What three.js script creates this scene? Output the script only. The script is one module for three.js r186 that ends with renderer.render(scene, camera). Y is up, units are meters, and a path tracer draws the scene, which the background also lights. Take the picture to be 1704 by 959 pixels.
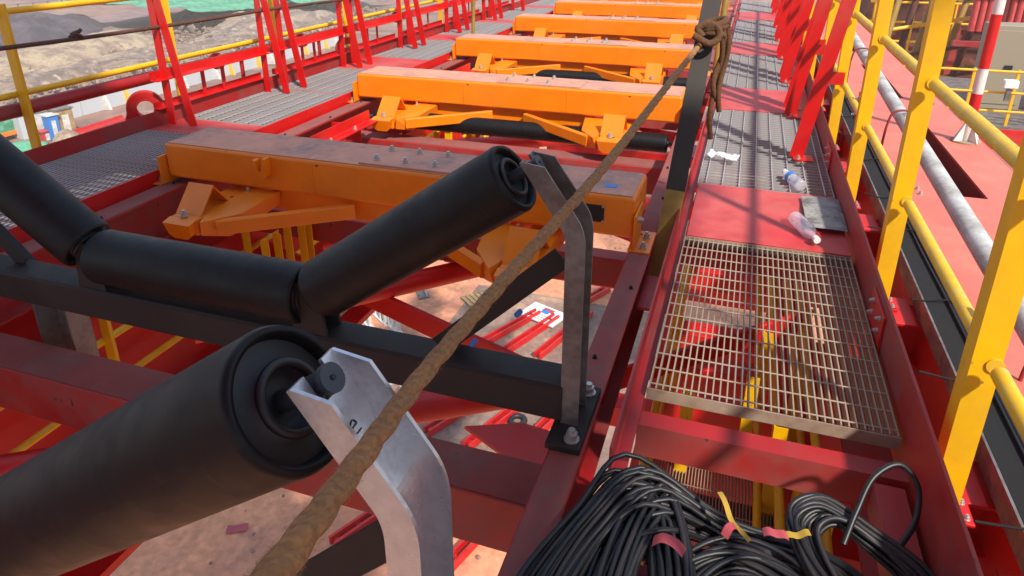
import * as THREE from 'three';
import { mergeGeometries } from 'three/addons/utils/BufferGeometryUtils.js';
import { RoundedBoxGeometry } from 'three/addons/geometries/RoundedBoxGeometry.js';
import { ConvexGeometry } from 'three/addons/geometries/ConvexGeometry.js';

// ---------------------------------------------------------------- camera, sky, sun, exposure
const scene = new THREE.Scene();
const W = 1704, H = 959, FULL = 1278, TOP = 319, FPX = 1141;
const camera = new THREE.PerspectiveCamera(2 * Math.atan(FULL / 2 / FPX) * 180 / Math.PI, W / FULL, 0.05, 2000);
camera.setViewOffset(W, FULL, 0, TOP, W, H);
camera.position.set(0, 1.5, 0);
{
  const fx = 0.2986, fy = 0.3600, fz = 0.8840;            // backward axis of the lens
  camera.lookAt(camera.position.x - fx, camera.position.y - fy, camera.position.z - fz);
}
const renderer = new THREE.WebGLRenderer({ antialias: true });
renderer.setSize(1024, 576);
renderer.toneMapping = THREE.LinearToneMapping;
renderer.toneMappingExposure = 1.65;
renderer.shadowMap.enabled = true;

const SUN = new THREE.Vector3(0.50, 0.76, 0.42).normalize();
{
  const w = 256, h = 128, d = new Float32Array(w * h * 4), v = new THREE.Vector3();
  for (let j = 0; j < h; j++) for (let i = 0; i < w; i++) {
    const el = ((j + 0.5) / h - 0.5) * Math.PI, az = ((i + 0.5) / w - 0.5) * 2 * Math.PI;
    v.set(Math.cos(el) * Math.cos(az), Math.sin(el), Math.cos(el) * Math.sin(az));
    const up = Math.max(0, v.y), t = Math.pow(1 - up, 2.2);
    const s = Math.max(0, v.dot(SUN)), g = 0.35 * Math.pow(s, 8) + 0.5 * Math.pow(s, 60);
    const k = (j * w + i) * 4;
    d[k] = 0.72 * (0.36 + 0.42 * t + g); d[k + 1] = 0.72 * (0.50 + 0.34 * t + g * 0.95); d[k + 2] = 0.72 * (0.76 + 0.14 * t + g * 0.85); d[k + 3] = 1;
  }
  const t = new THREE.DataTexture(d, w, h, THREE.RGBAFormat, THREE.FloatType);
  t.mapping = THREE.EquirectangularReflectionMapping; t.magFilter = THREE.LinearFilter; t.needsUpdate = true;
  scene.background = t; scene.environment = t;
}
const sun = new THREE.DirectionalLight(new THREE.Color(1, 0.94, 0.84), 3.8);
sun.position.copy(SUN).multiplyScalar(60); sun.target.position.set(-1, 0, -5);
sun.castShadow = true; sun.shadow.radius = 4; sun.shadow.mapSize.set(4096, 4096);
Object.assign(sun.shadow.camera, { left: -30, right: 30, top: 30, bottom: -30, near: 1, far: 200 });
scene.add(sun, sun.target);

// ---------------------------------------------------------------- helpers
let seed = 12345;
const rnd = () => { seed = (seed * 1664525 + 1013904223) >>> 0; return seed / 4294967296; };
const rr = (a, b) => a + (b - a) * rnd();
const V = (x, y, z) => new THREE.Vector3(x, y, z);
const used = {};
const numbered = n => { const k = used[n] = (used[n] ?? -1) + 1; return k ? `${n}_${String(k).padStart(3, '0')}` : n; };
function finish(m) { m.castShadow = true; m.receiveShadow = true; return m; }
function part(name, geo, mat, parent) { const m = finish(new THREE.Mesh(geo, mat)); m.name = name; parent.add(m); return m; }
function thing(name, label, category, group, pos) {
  const g = new THREE.Group(); g.name = numbered(name); g.userData = { label, category };
  if (group) g.userData.group = group; if (pos) g.position.copy(pos);
  scene.add(g); return g;
}
function single(name, label, category, geo, mat, group) {
  const m = finish(new THREE.Mesh(geo, mat)); m.name = numbered(name); m.userData = { label, category };
  if (group) m.userData.group = group; scene.add(m); return m;
}
function struct(name, geo, mat) { const m = finish(new THREE.Mesh(geo, mat)); m.name = numbered(name); m.userData = { kind: 'structure', label: name.replace(/_/g, ' ') }; scene.add(m); return m; }
// box mapped uv in metres
function uvm(geo, s = 1) {
  if (!geo.attributes.normal) geo.computeVertexNormals();
  const p = geo.attributes.position, n = geo.attributes.normal, uv = new Float32Array(p.count * 2);
  for (let i = 0; i < p.count; i++) {
    const ax = Math.abs(n.getX(i)), ay = Math.abs(n.getY(i)), az = Math.abs(n.getZ(i));
    let u, v;
    if (ay >= ax && ay >= az) { u = p.getX(i); v = p.getZ(i); } else if (ax >= az) { u = p.getZ(i) + 0.37; v = p.getY(i); } else { u = p.getX(i) + 0.71; v = p.getY(i); }
    uv[2 * i] = u * s; uv[2 * i + 1] = v * s;
  }
  geo.setAttribute('uv', new THREE.BufferAttribute(uv, 2)); return geo;
}
function norm1(g) { g = g.index ? g.toNonIndexed() : g; for (const k of Object.keys(g.attributes)) if (!['position', 'normal', 'uv'].includes(k)) g.deleteAttribute(k); return g; }
const merge = list => mergeGeometries(list.map(norm1));
// box from min to max corner, small rounded edge
function bx(x0, x1, y0, y1, z0, z1, r = 0) {
  const w = Math.abs(x1 - x0), h = Math.abs(y1 - y0), d = Math.abs(z1 - z0);
  const g = r ? new RoundedBoxGeometry(w, h, d, 1, Math.min(r, w / 2.1, h / 2.1, d / 2.1)) : new THREE.BoxGeometry(w, h, d);
  g.translate((x0 + x1) / 2, (y0 + y1) / 2, (z0 + z1) / 2); return uvm(g);
}
function place(g, A, B, up) {
  const z = B.clone().sub(A).normalize(), x = up.clone().cross(z).normalize(), y = z.clone().cross(x);
  g.applyMatrix4(new THREE.Matrix4().makeBasis(x, y, z).setPosition(A)); return g;
}
const UP = V(0, 1, 0), BACK = V(0, 0, -1);
function poly(pts) { const s = new THREE.Shape(); pts.forEach(([x, y], i) => i ? s.lineTo(x, y) : s.moveTo(x, y)); s.closePath(); return s; }
const P = {
  R: (w, h, c = 0.004) => poly([[-w / 2 + c, -h / 2], [w / 2 - c, -h / 2], [w / 2, -h / 2 + c], [w / 2, h / 2 - c], [w / 2 - c, h / 2], [-w / 2 + c, h / 2], [-w / 2, h / 2 - c], [-w / 2, -h / 2 + c]]),
  L: (a, b, t = 0.007) => { const u = Math.sign(a) * t, w = Math.sign(b) * t; return poly([[0, 0], [a, 0], [a, w], [u * 1.6, w], [u, w * 1.6], [u, b], [0, b]]); },
  C: (h, b, t = 0.01) => poly([[0, -h / 2], [b, -h / 2], [b, -h / 2 + t], [t, -h / 2 + t], [t, h / 2 - t], [b, h / 2 - t], [b, h / 2], [0, h / 2]]),
  I: (h, b, t = 0.012) => poly([[-b / 2, -h / 2], [b / 2, -h / 2], [b / 2, -h / 2 + t], [t / 2, -h / 2 + t], [t / 2, h / 2 - t], [b / 2, h / 2 - t], [b / 2, h / 2], [-b / 2, h / 2], [-b / 2, h / 2 - t], [-t / 2, h / 2 - t], [-t / 2, -h / 2 + t], [-b / 2, -h / 2 + t]]),
};
function bar(shape, A, B, up = UP) {
  const g = new THREE.ExtrudeGeometry(shape, { depth: A.distanceTo(B), bevelEnabled: false });
  uvm(g); return place(g, A, B, up);
}
function tube(A, B, r, seg = 14) {
  const L = A.distanceTo(B), g = new THREE.CylinderGeometry(r, r, L, seg);
  const uv = g.attributes.uv; for (let i = 0; i < uv.count; i++) uv.setXY(i, uv.getX(i) * 6.283 * r, uv.getY(i) * L);
  g.rotateX(Math.PI / 2); g.translate(0, 0, L / 2);
  return place(g, A, B, Math.abs(B.clone().sub(A).normalize().y) > 0.9 ? BACK : UP);
}
function sweep(pts, r, seg = 40, rad = 7, closed = false) {
  const c = new THREE.CatmullRomCurve3(pts, closed, 'centripetal'), g = new THREE.TubeGeometry(c, seg, r, rad, closed), L = c.getLength();
  const uv = g.attributes.uv; for (let i = 0; i < uv.count; i++) uv.setXY(i, uv.getX(i) * L, uv.getY(i) * 6.283 * r);
  return g;
}
function extr(pts, d, z0 = 0) { const g = new THREE.ExtrudeGeometry(poly(pts), { depth: d, bevelEnabled: false }); g.translate(0, 0, z0); return uvm(g); }
// bolt head with washer, axis +y, base at origin
const boltGeo = (() => {
  const a = new THREE.CylinderGeometry(0.019, 0.019, 0.004, 12).translate(0, 0.002, 0), b = new THREE.CylinderGeometry(0.0145, 0.0145, 0.016, 6).translate(0, 0.012, 0), c = new THREE.CylinderGeometry(0.0085, 0.0085, 0.010, 10).translate(0, 0.025, 0);
  return merge([a, b, c]);
})();
function bolt(parent, p, axis = UP, s = 1, name = 'bolt', mat) {
  const m = part(name, boltGeo, mat || M.zinc, parent); m.position.copy(p); m.scale.setScalar(s);
  m.quaternion.setFromUnitVectors(UP, axis.clone().normalize()); return m;
}

// ---------------------------------------------------------------- textures
function vnoise(per, sd) {
  const r = (x, y) => { let h = (((x % per) + per) % per) * 374761393 + (((y % per) + per) % per) * 668265263 + sd * 1442695041; h = Math.imul(h ^ (h >>> 13), 1274126177); return ((h ^ (h >>> 16)) >>> 0) / 4294967296; };
  return (x, y) => { const i = Math.floor(x), j = Math.floor(y), u = x - i, v = y - j, a = u * u * (3 - 2 * u), b = v * v * (3 - 2 * v); return (r(i, j) * (1 - a) + r(i + 1, j) * a) * (1 - b) + (r(i, j + 1) * (1 - a) + r(i + 1, j + 1) * a) * b; };
}
function fbm(per, sd, oct = 4) {
  const n = []; for (let o = 0; o < oct; o++) n.push(vnoise(per << o, sd + o * 17));
  return (u, v) => { let s = 0, a = 0.5, t = 0; for (let o = 0; o < oct; o++) { s += a * n[o](u * (per << o), v * (per << o)); t += a; a *= 0.55; } return s / t; };
}
const sm = (a, b, x) => { const t = Math.min(1, Math.max(0, (x - a) / (b - a))); return t * t * (3 - 2 * t); };
const mix3 = (a, b, t) => [a[0] + (b[0] - a[0]) * t, a[1] + (b[1] - a[1]) * t, a[2] + (b[2] - a[2]) * t];
function tex(n, fn, rep = 1, srgb = true) {
  const d = new Uint8Array(n * n * 4);
  for (let j = 0; j < n; j++) for (let i = 0; i < n; i++) {
    const c = fn(i / n, j / n), k = (j * n + i) * 4;
    d[k] = Math.min(255, Math.max(0, c[0])); d[k + 1] = Math.min(255, Math.max(0, c[1])); d[k + 2] = Math.min(255, Math.max(0, c[2])); d[k + 3] = 255;
  }
  const t = new THREE.DataTexture(d, n, n); t.wrapS = t.wrapT = THREE.RepeatWrapping; t.magFilter = THREE.LinearFilter; t.minFilter = THREE.LinearMipmapLinearFilter; t.generateMipmaps = true;
  if (srgb) t.colorSpace = THREE.SRGBColorSpace; t.repeat.set(rep, rep); t.needsUpdate = true; return t;
}
// painted steel: base paint, patches of dust with grain, chips
function paint(base, dust, amt, chips, sd, o = {}) {
  const A = fbm(3, sd, 5), B = fbm(24, sd + 5, 3), C2 = fbm(10, sd + 9, 4);
  const map = tex(512, (u, v) => {
    const a = A(u, v), b = B(u, v), c = C2(u, v);
    let k = mix3(base, dust, amt * sm(0.35, 0.75, a * 0.7 + b * 0.3) + 0.12 * amt * b);
    const g = 0.93 + 0.14 * c; k = [k[0] * g, k[1] * g, k[2] * g];
    if (chips) k = mix3(k, [70, 38, 28], sm(0.80 - chips, 0.84 - chips, b * 0.55 + c * 0.45));
    return k;
  }, 1 / (o.size || 1.4));
  const rm = tex(256, (u, v) => { const r = 255 * ((o.rough || 0.45) + 0.3 * (A(u, v) - 0.5) + 0.15 * (B(u, v) - 0.5)); return [r, r, r]; }, 1 / (o.size || 1.4), false);
  return new THREE.MeshStandardMaterial({ map, roughnessMap: rm, roughness: 1, metalness: 0 });
}
const M = {
  red: paint([194, 14, 12], [178, 82, 72], 0.5, 0.055, 1),
  redOld: paint([160, 24, 24], [132, 72, 68], 0.7, 0.085, 2, { rough: 0.55 }),
  deck: paint([208, 104, 88], [202, 128, 108], 0.6, 0.0, 3, { rough: 0.6, size: 2.3 }),
  plate: paint([184, 50, 50], [192, 102, 94], 0.6, 0.03, 4, { rough: 0.55 }),
  orange: paint([232, 122, 0], [206, 124, 40], 0.35, 0.02, 5, { rough: 0.42 }),
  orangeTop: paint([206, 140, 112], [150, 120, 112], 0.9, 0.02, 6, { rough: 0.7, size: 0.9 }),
  yellow: paint([224, 172, 4], [196, 150, 56], 0.4, 0.04, 7, { size: 0.9 }),
  yellowWorn: paint([224, 174, 12], [196, 172, 116], 0.95, 0.02, 8, { size: 0.5, rough: 0.5 }),
  darkSteel: paint([30, 22, 22], [56, 40, 36], 0.6, 0.02, 9, { rough: 0.7, size: 0.7 }),
  galv: paint([206, 209, 214], [176, 172, 170], 0.6, 0.0, 10, { rough: 0.38, size: 0.22 }),
  galvDull: paint([138, 132, 128], [100, 90, 86], 0.8, 0.02, 11, { rough: 0.45, size: 0.5 }),
  grate: paint([166, 168, 170], [132, 122, 116], 0.7, 0.0, 12, { rough: 0.4, size: 0.6 }),
  grateBrown: paint([158, 140, 122], [124, 100, 82], 0.7, 0.0, 14, { rough: 0.5, size: 0.6 }),
  pipe: paint([190, 190, 186], [150, 146, 140], 0.8, 0.03, 15, { rough: 0.5, size: 0.45 }),
  rubber: paint([19, 17, 20], [34, 28, 29], 0.6, 0.0, 16, { rough: 0.52, size: 0.8 }),
  post: paint([34, 26, 19], [58, 44, 26], 0.6, 0.05, 17, { rough: 0.6, size: 0.6 }),
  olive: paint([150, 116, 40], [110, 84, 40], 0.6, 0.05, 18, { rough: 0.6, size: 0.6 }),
  duct: paint([16, 16, 17], [32, 30, 28], 0.5, 0.0, 19, { rough: 0.9, size: 0.8 }),
  mat: paint([150, 146, 140], [96, 92, 92], 1, 0.0, 20, { rough: 0.9, size: 0.3 }),
  whiteP: paint([214, 210, 204], [170, 160, 150], 0.6, 0.02, 21, { rough: 0.5 }),
  wood: paint([168, 140, 96], [120, 96, 70], 0.8, 0.05, 22, { rough: 0.9 }),
};
M.galv.metalness = 0.75; M.galvDull.metalness = 0.4;
M.rubber = new THREE.MeshPhysicalMaterial({ map: M.rubber.map, roughnessMap: M.rubber.roughnessMap, roughness: 1, specularIntensity: 0.6 });
{
  const A = fbm(5, 201, 5), B = fbm(32, 202, 3), L1 = vnoise(256, 203), L2 = vnoise(64, 204), D = fbm(3, 205, 4);
  M.rubber.map = tex(512, (u, v) => { const ln = sm(0.72, 0.95, L1(v * 256, Math.floor(u * 6))) * sm(0.4, 0.7, A(u, v)) + 0.5 * sm(0.6, 0.9, L2(v * 64, 0)), d = sm(0.5, 0.8, D(u, v) * 0.75 + B(u, v) * 0.25); let c = mix3([11, 10, 13], [34, 30, 32], 0.5 * ln); return mix3(c, [46, 36, 34], 0.3 * d + 0.1 * sm(0.6, 0.8, B(u, v))); }, 1 / 0.9);
}
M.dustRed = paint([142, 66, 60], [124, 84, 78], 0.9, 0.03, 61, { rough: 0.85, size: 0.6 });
M.zinc = new THREE.MeshStandardMaterial({ color: 0xb6b4ae, roughness: 0.38, metalness: 0.55 });
M.black = new THREE.MeshStandardMaterial({ color: 0x0b0a0b, roughness: 0.6 });
M.cable = new THREE.MeshStandardMaterial({ color: 0x141417, roughness: 0.45 });
M.cableB = new THREE.MeshStandardMaterial({ color: 0x242022, roughness: 0.5 });
M.rubberEnd = new THREE.MeshStandardMaterial({ color: 0x1e1c1f, roughness: 0.55 });
M.shaft = new THREE.MeshStandardMaterial({ color: 0x3d434b, roughness: 0.45, metalness: 0.35 });
M.pet = new THREE.MeshPhysicalMaterial({ color: 0xf4f2f6, transmission: 0.75, thickness: 0, roughness: 0.12, ior: 1.45 });
M.wall = new THREE.MeshStandardMaterial({ color: 0xb9bdc0, roughness: 0.8 });
M.white = new THREE.MeshStandardMaterial({ color: 0xdcdad6, roughness: 0.6 });
M.blueP = new THREE.MeshStandardMaterial({ color: 0x2a76c4, roughness: 0.5 });
M.tapeY = new THREE.MeshStandardMaterial({ color: 0xa8862a, roughness: 0.7 });
M.tapeP = new THREE.MeshStandardMaterial({ color: 0xa8434a, roughness: 0.7 });
{ // hemp rope: twisted strands
  const n = fbm(16, 77, 3), f = fbm(4, 78, 3);
  const strand = (u, v) => Math.abs(Math.sin(Math.PI * (u * 10 + v * 3))), h = fbm(40, 79, 2);
  M.rope = new THREE.MeshStandardMaterial({
    map: tex(256, (u, v) => { const k = 0.92 + 0.07 * strand(u, v) + 0.15 * (n(u, v) - 0.5) + 0.28 * (h(u, v) - 0.5), c = mix3([158, 114, 68], [132, 94, 58], f(u, v)); return [c[0] * k, c[1] * k, c[2] * k]; }, 1),
    bumpMap: tex(256, (u, v) => { const k = 255 * (0.35 * strand(u, v) + 0.3 * n(u, v) + 0.35 * h(u, v)); return [k, k, k]; }, 1, false), bumpScale: 0.003, roughness: 0.9 });
  for (const t of [M.rope.map, M.rope.bumpMap]) t.repeat.set(4, 5.3);
  M.ropeOld = M.rope.clone(); M.ropeOld.color = new THREE.Color(0.36, 0.31, 0.29);
  M.wire = new THREE.MeshStandardMaterial({ map: tex(256, (u, v) => mix3([104, 66, 46], [66, 40, 34], n(u, v)), 3), roughness: 0.85 });
}
function earth(a, b, c, sd, size, rough = 0.95) {
  const A = fbm(4, sd, 6), B = fbm(9, sd + 3, 5), D = fbm(40, sd + 7, 3);
  return new THREE.MeshStandardMaterial({ map: tex(512, (u, v) => { let k = mix3(a, b, sm(0.35, 0.65, A(u, v))); k = mix3(k, c, sm(0.55, 0.75, B(u, v)) * 0.8); const g = 0.85 + 0.3 * D(u, v); return [k[0] * g, k[1] * g, k[2] * g]; }, 1 / size), roughness: rough });
}
M.yard = earth([204, 138, 102], [194, 128, 96], [182, 124, 98], 31, 9);
M.yardGrey = earth([146, 118, 102], [128, 102, 90], [178, 140, 112], 32, 7);
M.dirt = earth([140, 106, 92], [118, 90, 80], [156, 128, 108], 33, 38);
M.sand = earth([162, 142, 116], [136, 116, 98], [124, 104, 92], 34, 9);
M.rubble = earth([146, 126, 108], [106, 90, 82], [172, 154, 134], 35, 9);
M.ore = earth([76, 68, 76], [56, 50, 58], [92, 80, 82], 36, 12);
M.oreRed = earth([170, 100, 82], [156, 88, 72], [136, 78, 66], 37, 18);
M.road = earth([138, 110, 106], [124, 100, 98], [150, 120, 110], 38, 20);
M.net = earth([86, 158, 122], [66, 134, 104], [112, 176, 142], 39, 6);
M.oreDark = earth([110, 60, 46], [78, 46, 38], [140, 80, 60], 40, 5);

// ---------------------------------------------------------------- ground and far terrain
const GY = -18;
{
  const g = new THREE.PlaneGeometry(1600, 1600).rotateX(-Math.PI / 2); g.translate(-50, GY - 0.02, -200); struct('ground', uvm(g), M.dirt);
  struct('yard_pavement', bx(-30, 16, GY - 0.2, GY + 0.01, -62, 12), M.yard);
  const h = new THREE.PlaneGeometry(14, 13).rotateX(-Math.PI / 2); h.translate(-6.2, GY + 0.02, -26.5); struct('worn_pavement', uvm(h), M.yardGrey);
  const r = new THREE.PlaneGeometry(26, 260).rotateX(-Math.PI / 2); r.rotateY(0.25); r.translate(-132, GY + 0.03, -125); struct('haul_road', uvm(r), M.road);
}
function mound(name, label, cx, cz, rx, rz, h, mat, sd, kind = 'structure', rough = 0.35, ry = 0, n = 56) {
  const f = fbm(4, sd, 5), f2 = fbm(11, sd + 3, 4), g = new THREE.PlaneGeometry(2, 2, n, n).rotateX(-Math.PI / 2), p = g.attributes.position;
  for (let i = 0; i < p.count; i++) {
    const x = p.getX(i), z = p.getZ(i), d = Math.hypot(x, z), u = x * 0.5 + 0.5, v = z * 0.5 + 0.5;
    const e = sm(1.0, 0.35, d + (f(u, v) - 0.5) * 0.7);
    p.setXYZ(i, x * rx, e * h * (0.7 + rough * 2 * (f(v, u) - 0.3) + rough * (f2(u, v) - 0.5)) - 0.3 * (1 - e), z * rz);
  }
  g.rotateY(ry); g.translate(cx, GY, cz); g.computeVertexNormals(); const m = struct(name, uvm(g), mat); m.userData.label = label; return m;
}
mound('dirt_bank', 'pale sandy bank beyond the white wall', -98, -76, 11, 30, 2.6, M.sand, 51, 'structure', 0.6, 0.25);
mound('dirt_bank', 'broken rubble slope beside the sandy bank', -92, -122, 14, 30, 3, M.rubble, 52, 'structure', 0.6, 0.1);
mound('dirt_bank', 'rubble strip behind the white wall', -84, -78, 7, 60, 2.2, M.rubble, 53, 'structure', 0.6);
mound('ore_heap', 'dark grey ore heap beside the haul road', -135, -96, 16, 22, 4.5, M.ore, 54, 'structure', 0.3, 0.3);
mound('dirt_bank', 'far earth bank under green netting', -112, -152, 22, 34, 4, M.rubble, 55, 'structure', 0.5);
mound('ore_heap', 'wide red ore heap beyond the right handrail', 34, -150, 34, 60, 7, M.oreRed, 57, 'structure', 0.3);

const camPx = (px, py) => { const R = [[0.947, -0.115, 0.299], [0, 0.933, 0.36], [-0.32, -0.341, 0.884]], c = [px - 852, -(py - 320), -FPX]; return V(...R.map(r => r[0] * c[0] + r[1] * c[1] + r[2] * c[2])).normalize(); };
const C0 = V(0, 1.5, 0);
const onY = (px, py, y) => { const d = camPx(px, py); return C0.clone().addScaledVector(d, (y - 1.5) / d.y); };
const onX = (px, py, x) => { const d = camPx(px, py); return C0.clone().addScaledVector(d, x / d.x); };
const onZ = (px, py, z) => { const d = camPx(px, py); return C0.clone().addScaledVector(d, z / d.z); };

scene.fog = new THREE.FogExp2(0xe8dcd2, 0.0013);
// ---------------------------------------------------------------- boom frame (red steel)
const LX0 = -4.2, LX1 = -3.42;
const XR = -0.38, XL = -3.30, Z1 = 1.2, Z2 = -20;
{
  const t = thing('boom_frame', 'red steel boom frame of long stringers and cross beams carrying the belt rollers', 'steel frame');
  for (const x of [XR, XL]) part('stringer', bar(P.I(0.28, x === XR ? 0.105 : 0.15, 0.014), V(x, -0.14, Z2), V(x, -0.14, Z1)), M.redOld, t);
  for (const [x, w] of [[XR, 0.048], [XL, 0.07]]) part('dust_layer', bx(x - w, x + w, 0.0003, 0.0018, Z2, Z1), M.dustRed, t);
  for (let k = 0; k < 8; k++) {
    const z = k > 0 ? -2.82 - k * 2.28 : -1.68 - k * 1.14;
    const cb = part('cross_beam', bx(XL + 0.07, XR - 0.05, -0.42, -0.20, z - 0.1, z + 0.1, 0.008), M.redOld, t);
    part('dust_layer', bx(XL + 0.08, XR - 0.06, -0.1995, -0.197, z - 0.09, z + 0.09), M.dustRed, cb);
    if (k >= 0) part('cross_beam', bx(XL + 0.07, XR - 0.05, -0.42, -0.24, z - 1.9, z - 1.78, 0.006), M.redOld, t);
  }
  // horizontal wind bracing of pipes and flats under the stringers
  for (let k = 0; k < 6; k++) {
    const z = -2.3 - k * 2.28;
    part('brace_pipe', tube(V(-2.6, -0.5, z + 0.95), V(-0.78, -0.5, z - 0.22), 0.07, 18), M.red, t);
    if (k === 0) part('brace_pipe', tube(V(-2.6, -0.5, -2.42), V(-1.1, -0.5, -3.95), 0.065, 18), M.red, t);
    part('brace_flat', bar(P.R(0.03, 0.14), V(-3.2, -0.62, z - 1.35), V(-0.6, -0.62, z - 0.42)), M.red, t);
    part('brace_flat', bar(P.R(0.03, 0.12), V(-0.6, -0.62, z - 0.42), V(0.5, -0.62, z - 1.5)), M.red, t);
    const gs = extr([[-0.95, z * -1 - 0.12], [-0.72, -z - 0.02], [-0.42, -z - 0.05], [-0.42, -z - 0.5], [-0.5, -z - 0.52], [-0.60, -z - 0.30], [-0.75, -z - 0.22]].map(([x, q]) => [x, q]), 0.016);
    gs.rotateX(-Math.PI / 2); gs.translate(0, -0.5, 0); part('gusset_plate', gs, M.red, t);
  }
  // outer side girders that carry both walkways
  part('girder_top', bx(LX0 - 0.02, XL - 0.262, -0.34, -0.32, Z2, Z1), M.redOld, t);
  part('side_girder', bx(XL - 0.30, XL - 0.26, -2.1, -0.06, Z2, Z1), M.red, t);
  for (let k = 0; k < 9; k++) part('stiffener', bx(XL - 0.26, XL - 0.16, -2.08, -0.08, -1.2 - k * 1.9, -1.188 - k * 1.9), M.red, t);
  part('lower_chord', bx(XL - 0.40, XL + 0.02, -2.16, -2.1, Z2, Z1), M.red, t);
  for (let k = 1; k < 8; k++) part('lower_cross_beam', bx(-3.2, 0.9, -2.32, -2.12, -2.5 - k * 2.28, -2.3 - k * 2.28, 0.01), M.red, t);
  part('lower_chord', bx(0.62, 0.92, -2.36, -2.1, Z2, Z1), M.red, t);
  // connection plates between the right stringer and its walkway
  for (let k = 0; k < 7; k++) {
    const z = -2.72 - k * 2.28, gp = part('connection_plate', bx(-0.33, -0.19, -0.10, -0.085, z - 0.32, z, 0.003), M.red, t);
    for (const q of [0.08, 0.24]) bolt(gp, V(-0.22, -0.085, z - q), UP, 0.8);
  }
  for (const [x, n, z0, dz] of [[XR + 0.0, 24, -2.15, 0.57], [XL + 0.02, 24, -2.0, 0.57]]) for (let k = 0; k < n; k++) bolt(t, V(x + (k % 2 ? 0.02 : -0.02), 0, z0 - k * dz), UP, 0.55, 'bolt', M.darkSteel);
}
// vertical truss members and inner plates on the left
for (let k = 0; k < 6; k++) {
  const z = -4.2 - k * 2.28, t = thing('bracket_shelf', `red angle shelf on the left stringer behind the ${['nearest', 'second', 'third', 'fourth', 'fifth', 'sixth'][k]} orange beam`, 'bracket', 'shelves on the left stringer');
  part('shelf_angle', bar(P.L(0.09, 0.09), V(-2.95, -0.02, z - 0.75), V(-2.95, -0.02, z + 0.1)), M.red, t);
  for (const q of [0, -0.6]) part('shelf_strut', bx(-3.22, -2.95, -0.16, -0.02, z + q - 0.01, z + q + 0.002), M.red, t);
  for (const q of [-0.1, -0.45]) bolt(t, V(-2.905, -0.013, z + q), UP, 0.9);
}

// ---------------------------------------------------------------- gratings
const GRY = 0.08;
function gratingZ(name, label, x0, x1, z0, z1, y, nb, nr, mat, single_) { // bars run along z
  const t = thing(name, label, 'grating', 'walkway gratings');
  const L = z1 - z0, bg = new THREE.BoxGeometry(0.0045, 0.04, L - 0.012), rg = new THREE.CylinderGeometry(0.0032, 0.0032, x1 - x0 - 0.01, 6).rotateZ(Math.PI / 2);
  const bars = [], rods = [];
  for (let i = 0; i < nb; i++) { const x = x0 + 0.006 + (x1 - x0 - 0.012) * i / (nb - 1); if (single_) part('bearing_bar', bg, mat, t).position.set(x, y - 0.02, (z0 + z1) / 2); else bars.push(bg.clone().translate(x, y - 0.02, (z0 + z1) / 2)); }
  for (let i = 0; i < nr; i++) { const z = z0 + 0.03 + (L - 0.06) * i / (nr - 1); if (single_) part('cross_rod', rg, mat, t).position.set((x0 + x1) / 2, y - 0.002, z); else rods.push(rg.clone().translate((x0 + x1) / 2, y - 0.002, z)); }
  if (!single_) { part('bearing_bars', merge(bars), mat, t).userData.kind = 'stuff'; part('cross_rods', merge(rods), mat, t).userData.kind = 'stuff'; }
  part('end_bar', bx(x0, x1, y - 0.042, y, z0 - 0.005, z0), mat, t); part('end_bar', bx(x0, x1, y - 0.042, y, z1, z1 + 0.005), mat, t);
  return t;
}
function gratingX(name, label, x0, x1, z0, z1, y, pitch, nr, mat) { // bars run across
  const t = thing(name, label, 'grating', 'walkway gratings'), L = z1 - z0, nb = Math.round(L / pitch);
  const bars = [], rods = [];
  for (let i = 0; i <= nb; i++) bars.push(new THREE.BoxGeometry(x1 - x0 - 0.012, 0.016, 0.0045).translate((x0 + x1) / 2, y - 0.009, z0 + 0.006 + (L - 0.012) * i / nb));
  part('bearing_bars', merge(bars), mat, t).userData.kind = 'stuff';
  for (let i = 0; i < nr; i++) { const x = x0 + (x1 - x0) * (i + 0.5) / nr; part('cross_rod', new THREE.CylinderGeometry(0.0045, 0.0045, L - 0.01, 6).rotateX(Math.PI / 2).translate(x, y + 0.001, (z0 + z1) / 2), mat, t); }
  part('side_bar', bx(x0, x0 + 0.005, y - 0.034, y - 0.001, z0, z1), mat, t); part('side_bar', bx(x1 - 0.005, x1, y - 0.034, y - 0.001, z0, z1), mat, t);
  return t;
}
const RX0 = -0.18, RX1 = 0.575;
gratingZ('walkway_grating', 'nearest steel grating of the right walkway, open to the levels below', RX0, RX1, -3.19, -1.93, GRY, 34, 14, M.grateBrown, true);
gratingX('walkway_grating', 'right walkway grating with two plastic bottles and a crushed wrapper on it', RX0, RX1, -5.88, -3.99, GRY, 0.055, 8, M.grate);
gratingX('walkway_grating', 'right walkway grating between the second and third red plates', RX0, RX1, -7.75, -6.79, GRY, 0.055, 8, M.grate);
gratingX('walkway_grating', 'dark right walkway grating just before the third red plate', RX0, RX1, -8.72, -7.76, GRY, 0.055, 8, M.grate);
gratingX('walkway_grating', 'right walkway grating just past the third red plate', RX0, RX1, -10.9, -9.71, GRY, 0.055, 8, M.grate);
gratingX('walkway_grating', 'right walkway grating just before the fourth red plate', RX0, RX1, -12.2, -10.91, GRY, 0.055, 8, M.grate);
gratingX('walkway_grating', 'farthest grating of the right walkway at the top of the picture', RX0, RX1, -15.4, -13.41, GRY, 0.055, 8, M.grate);
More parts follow.
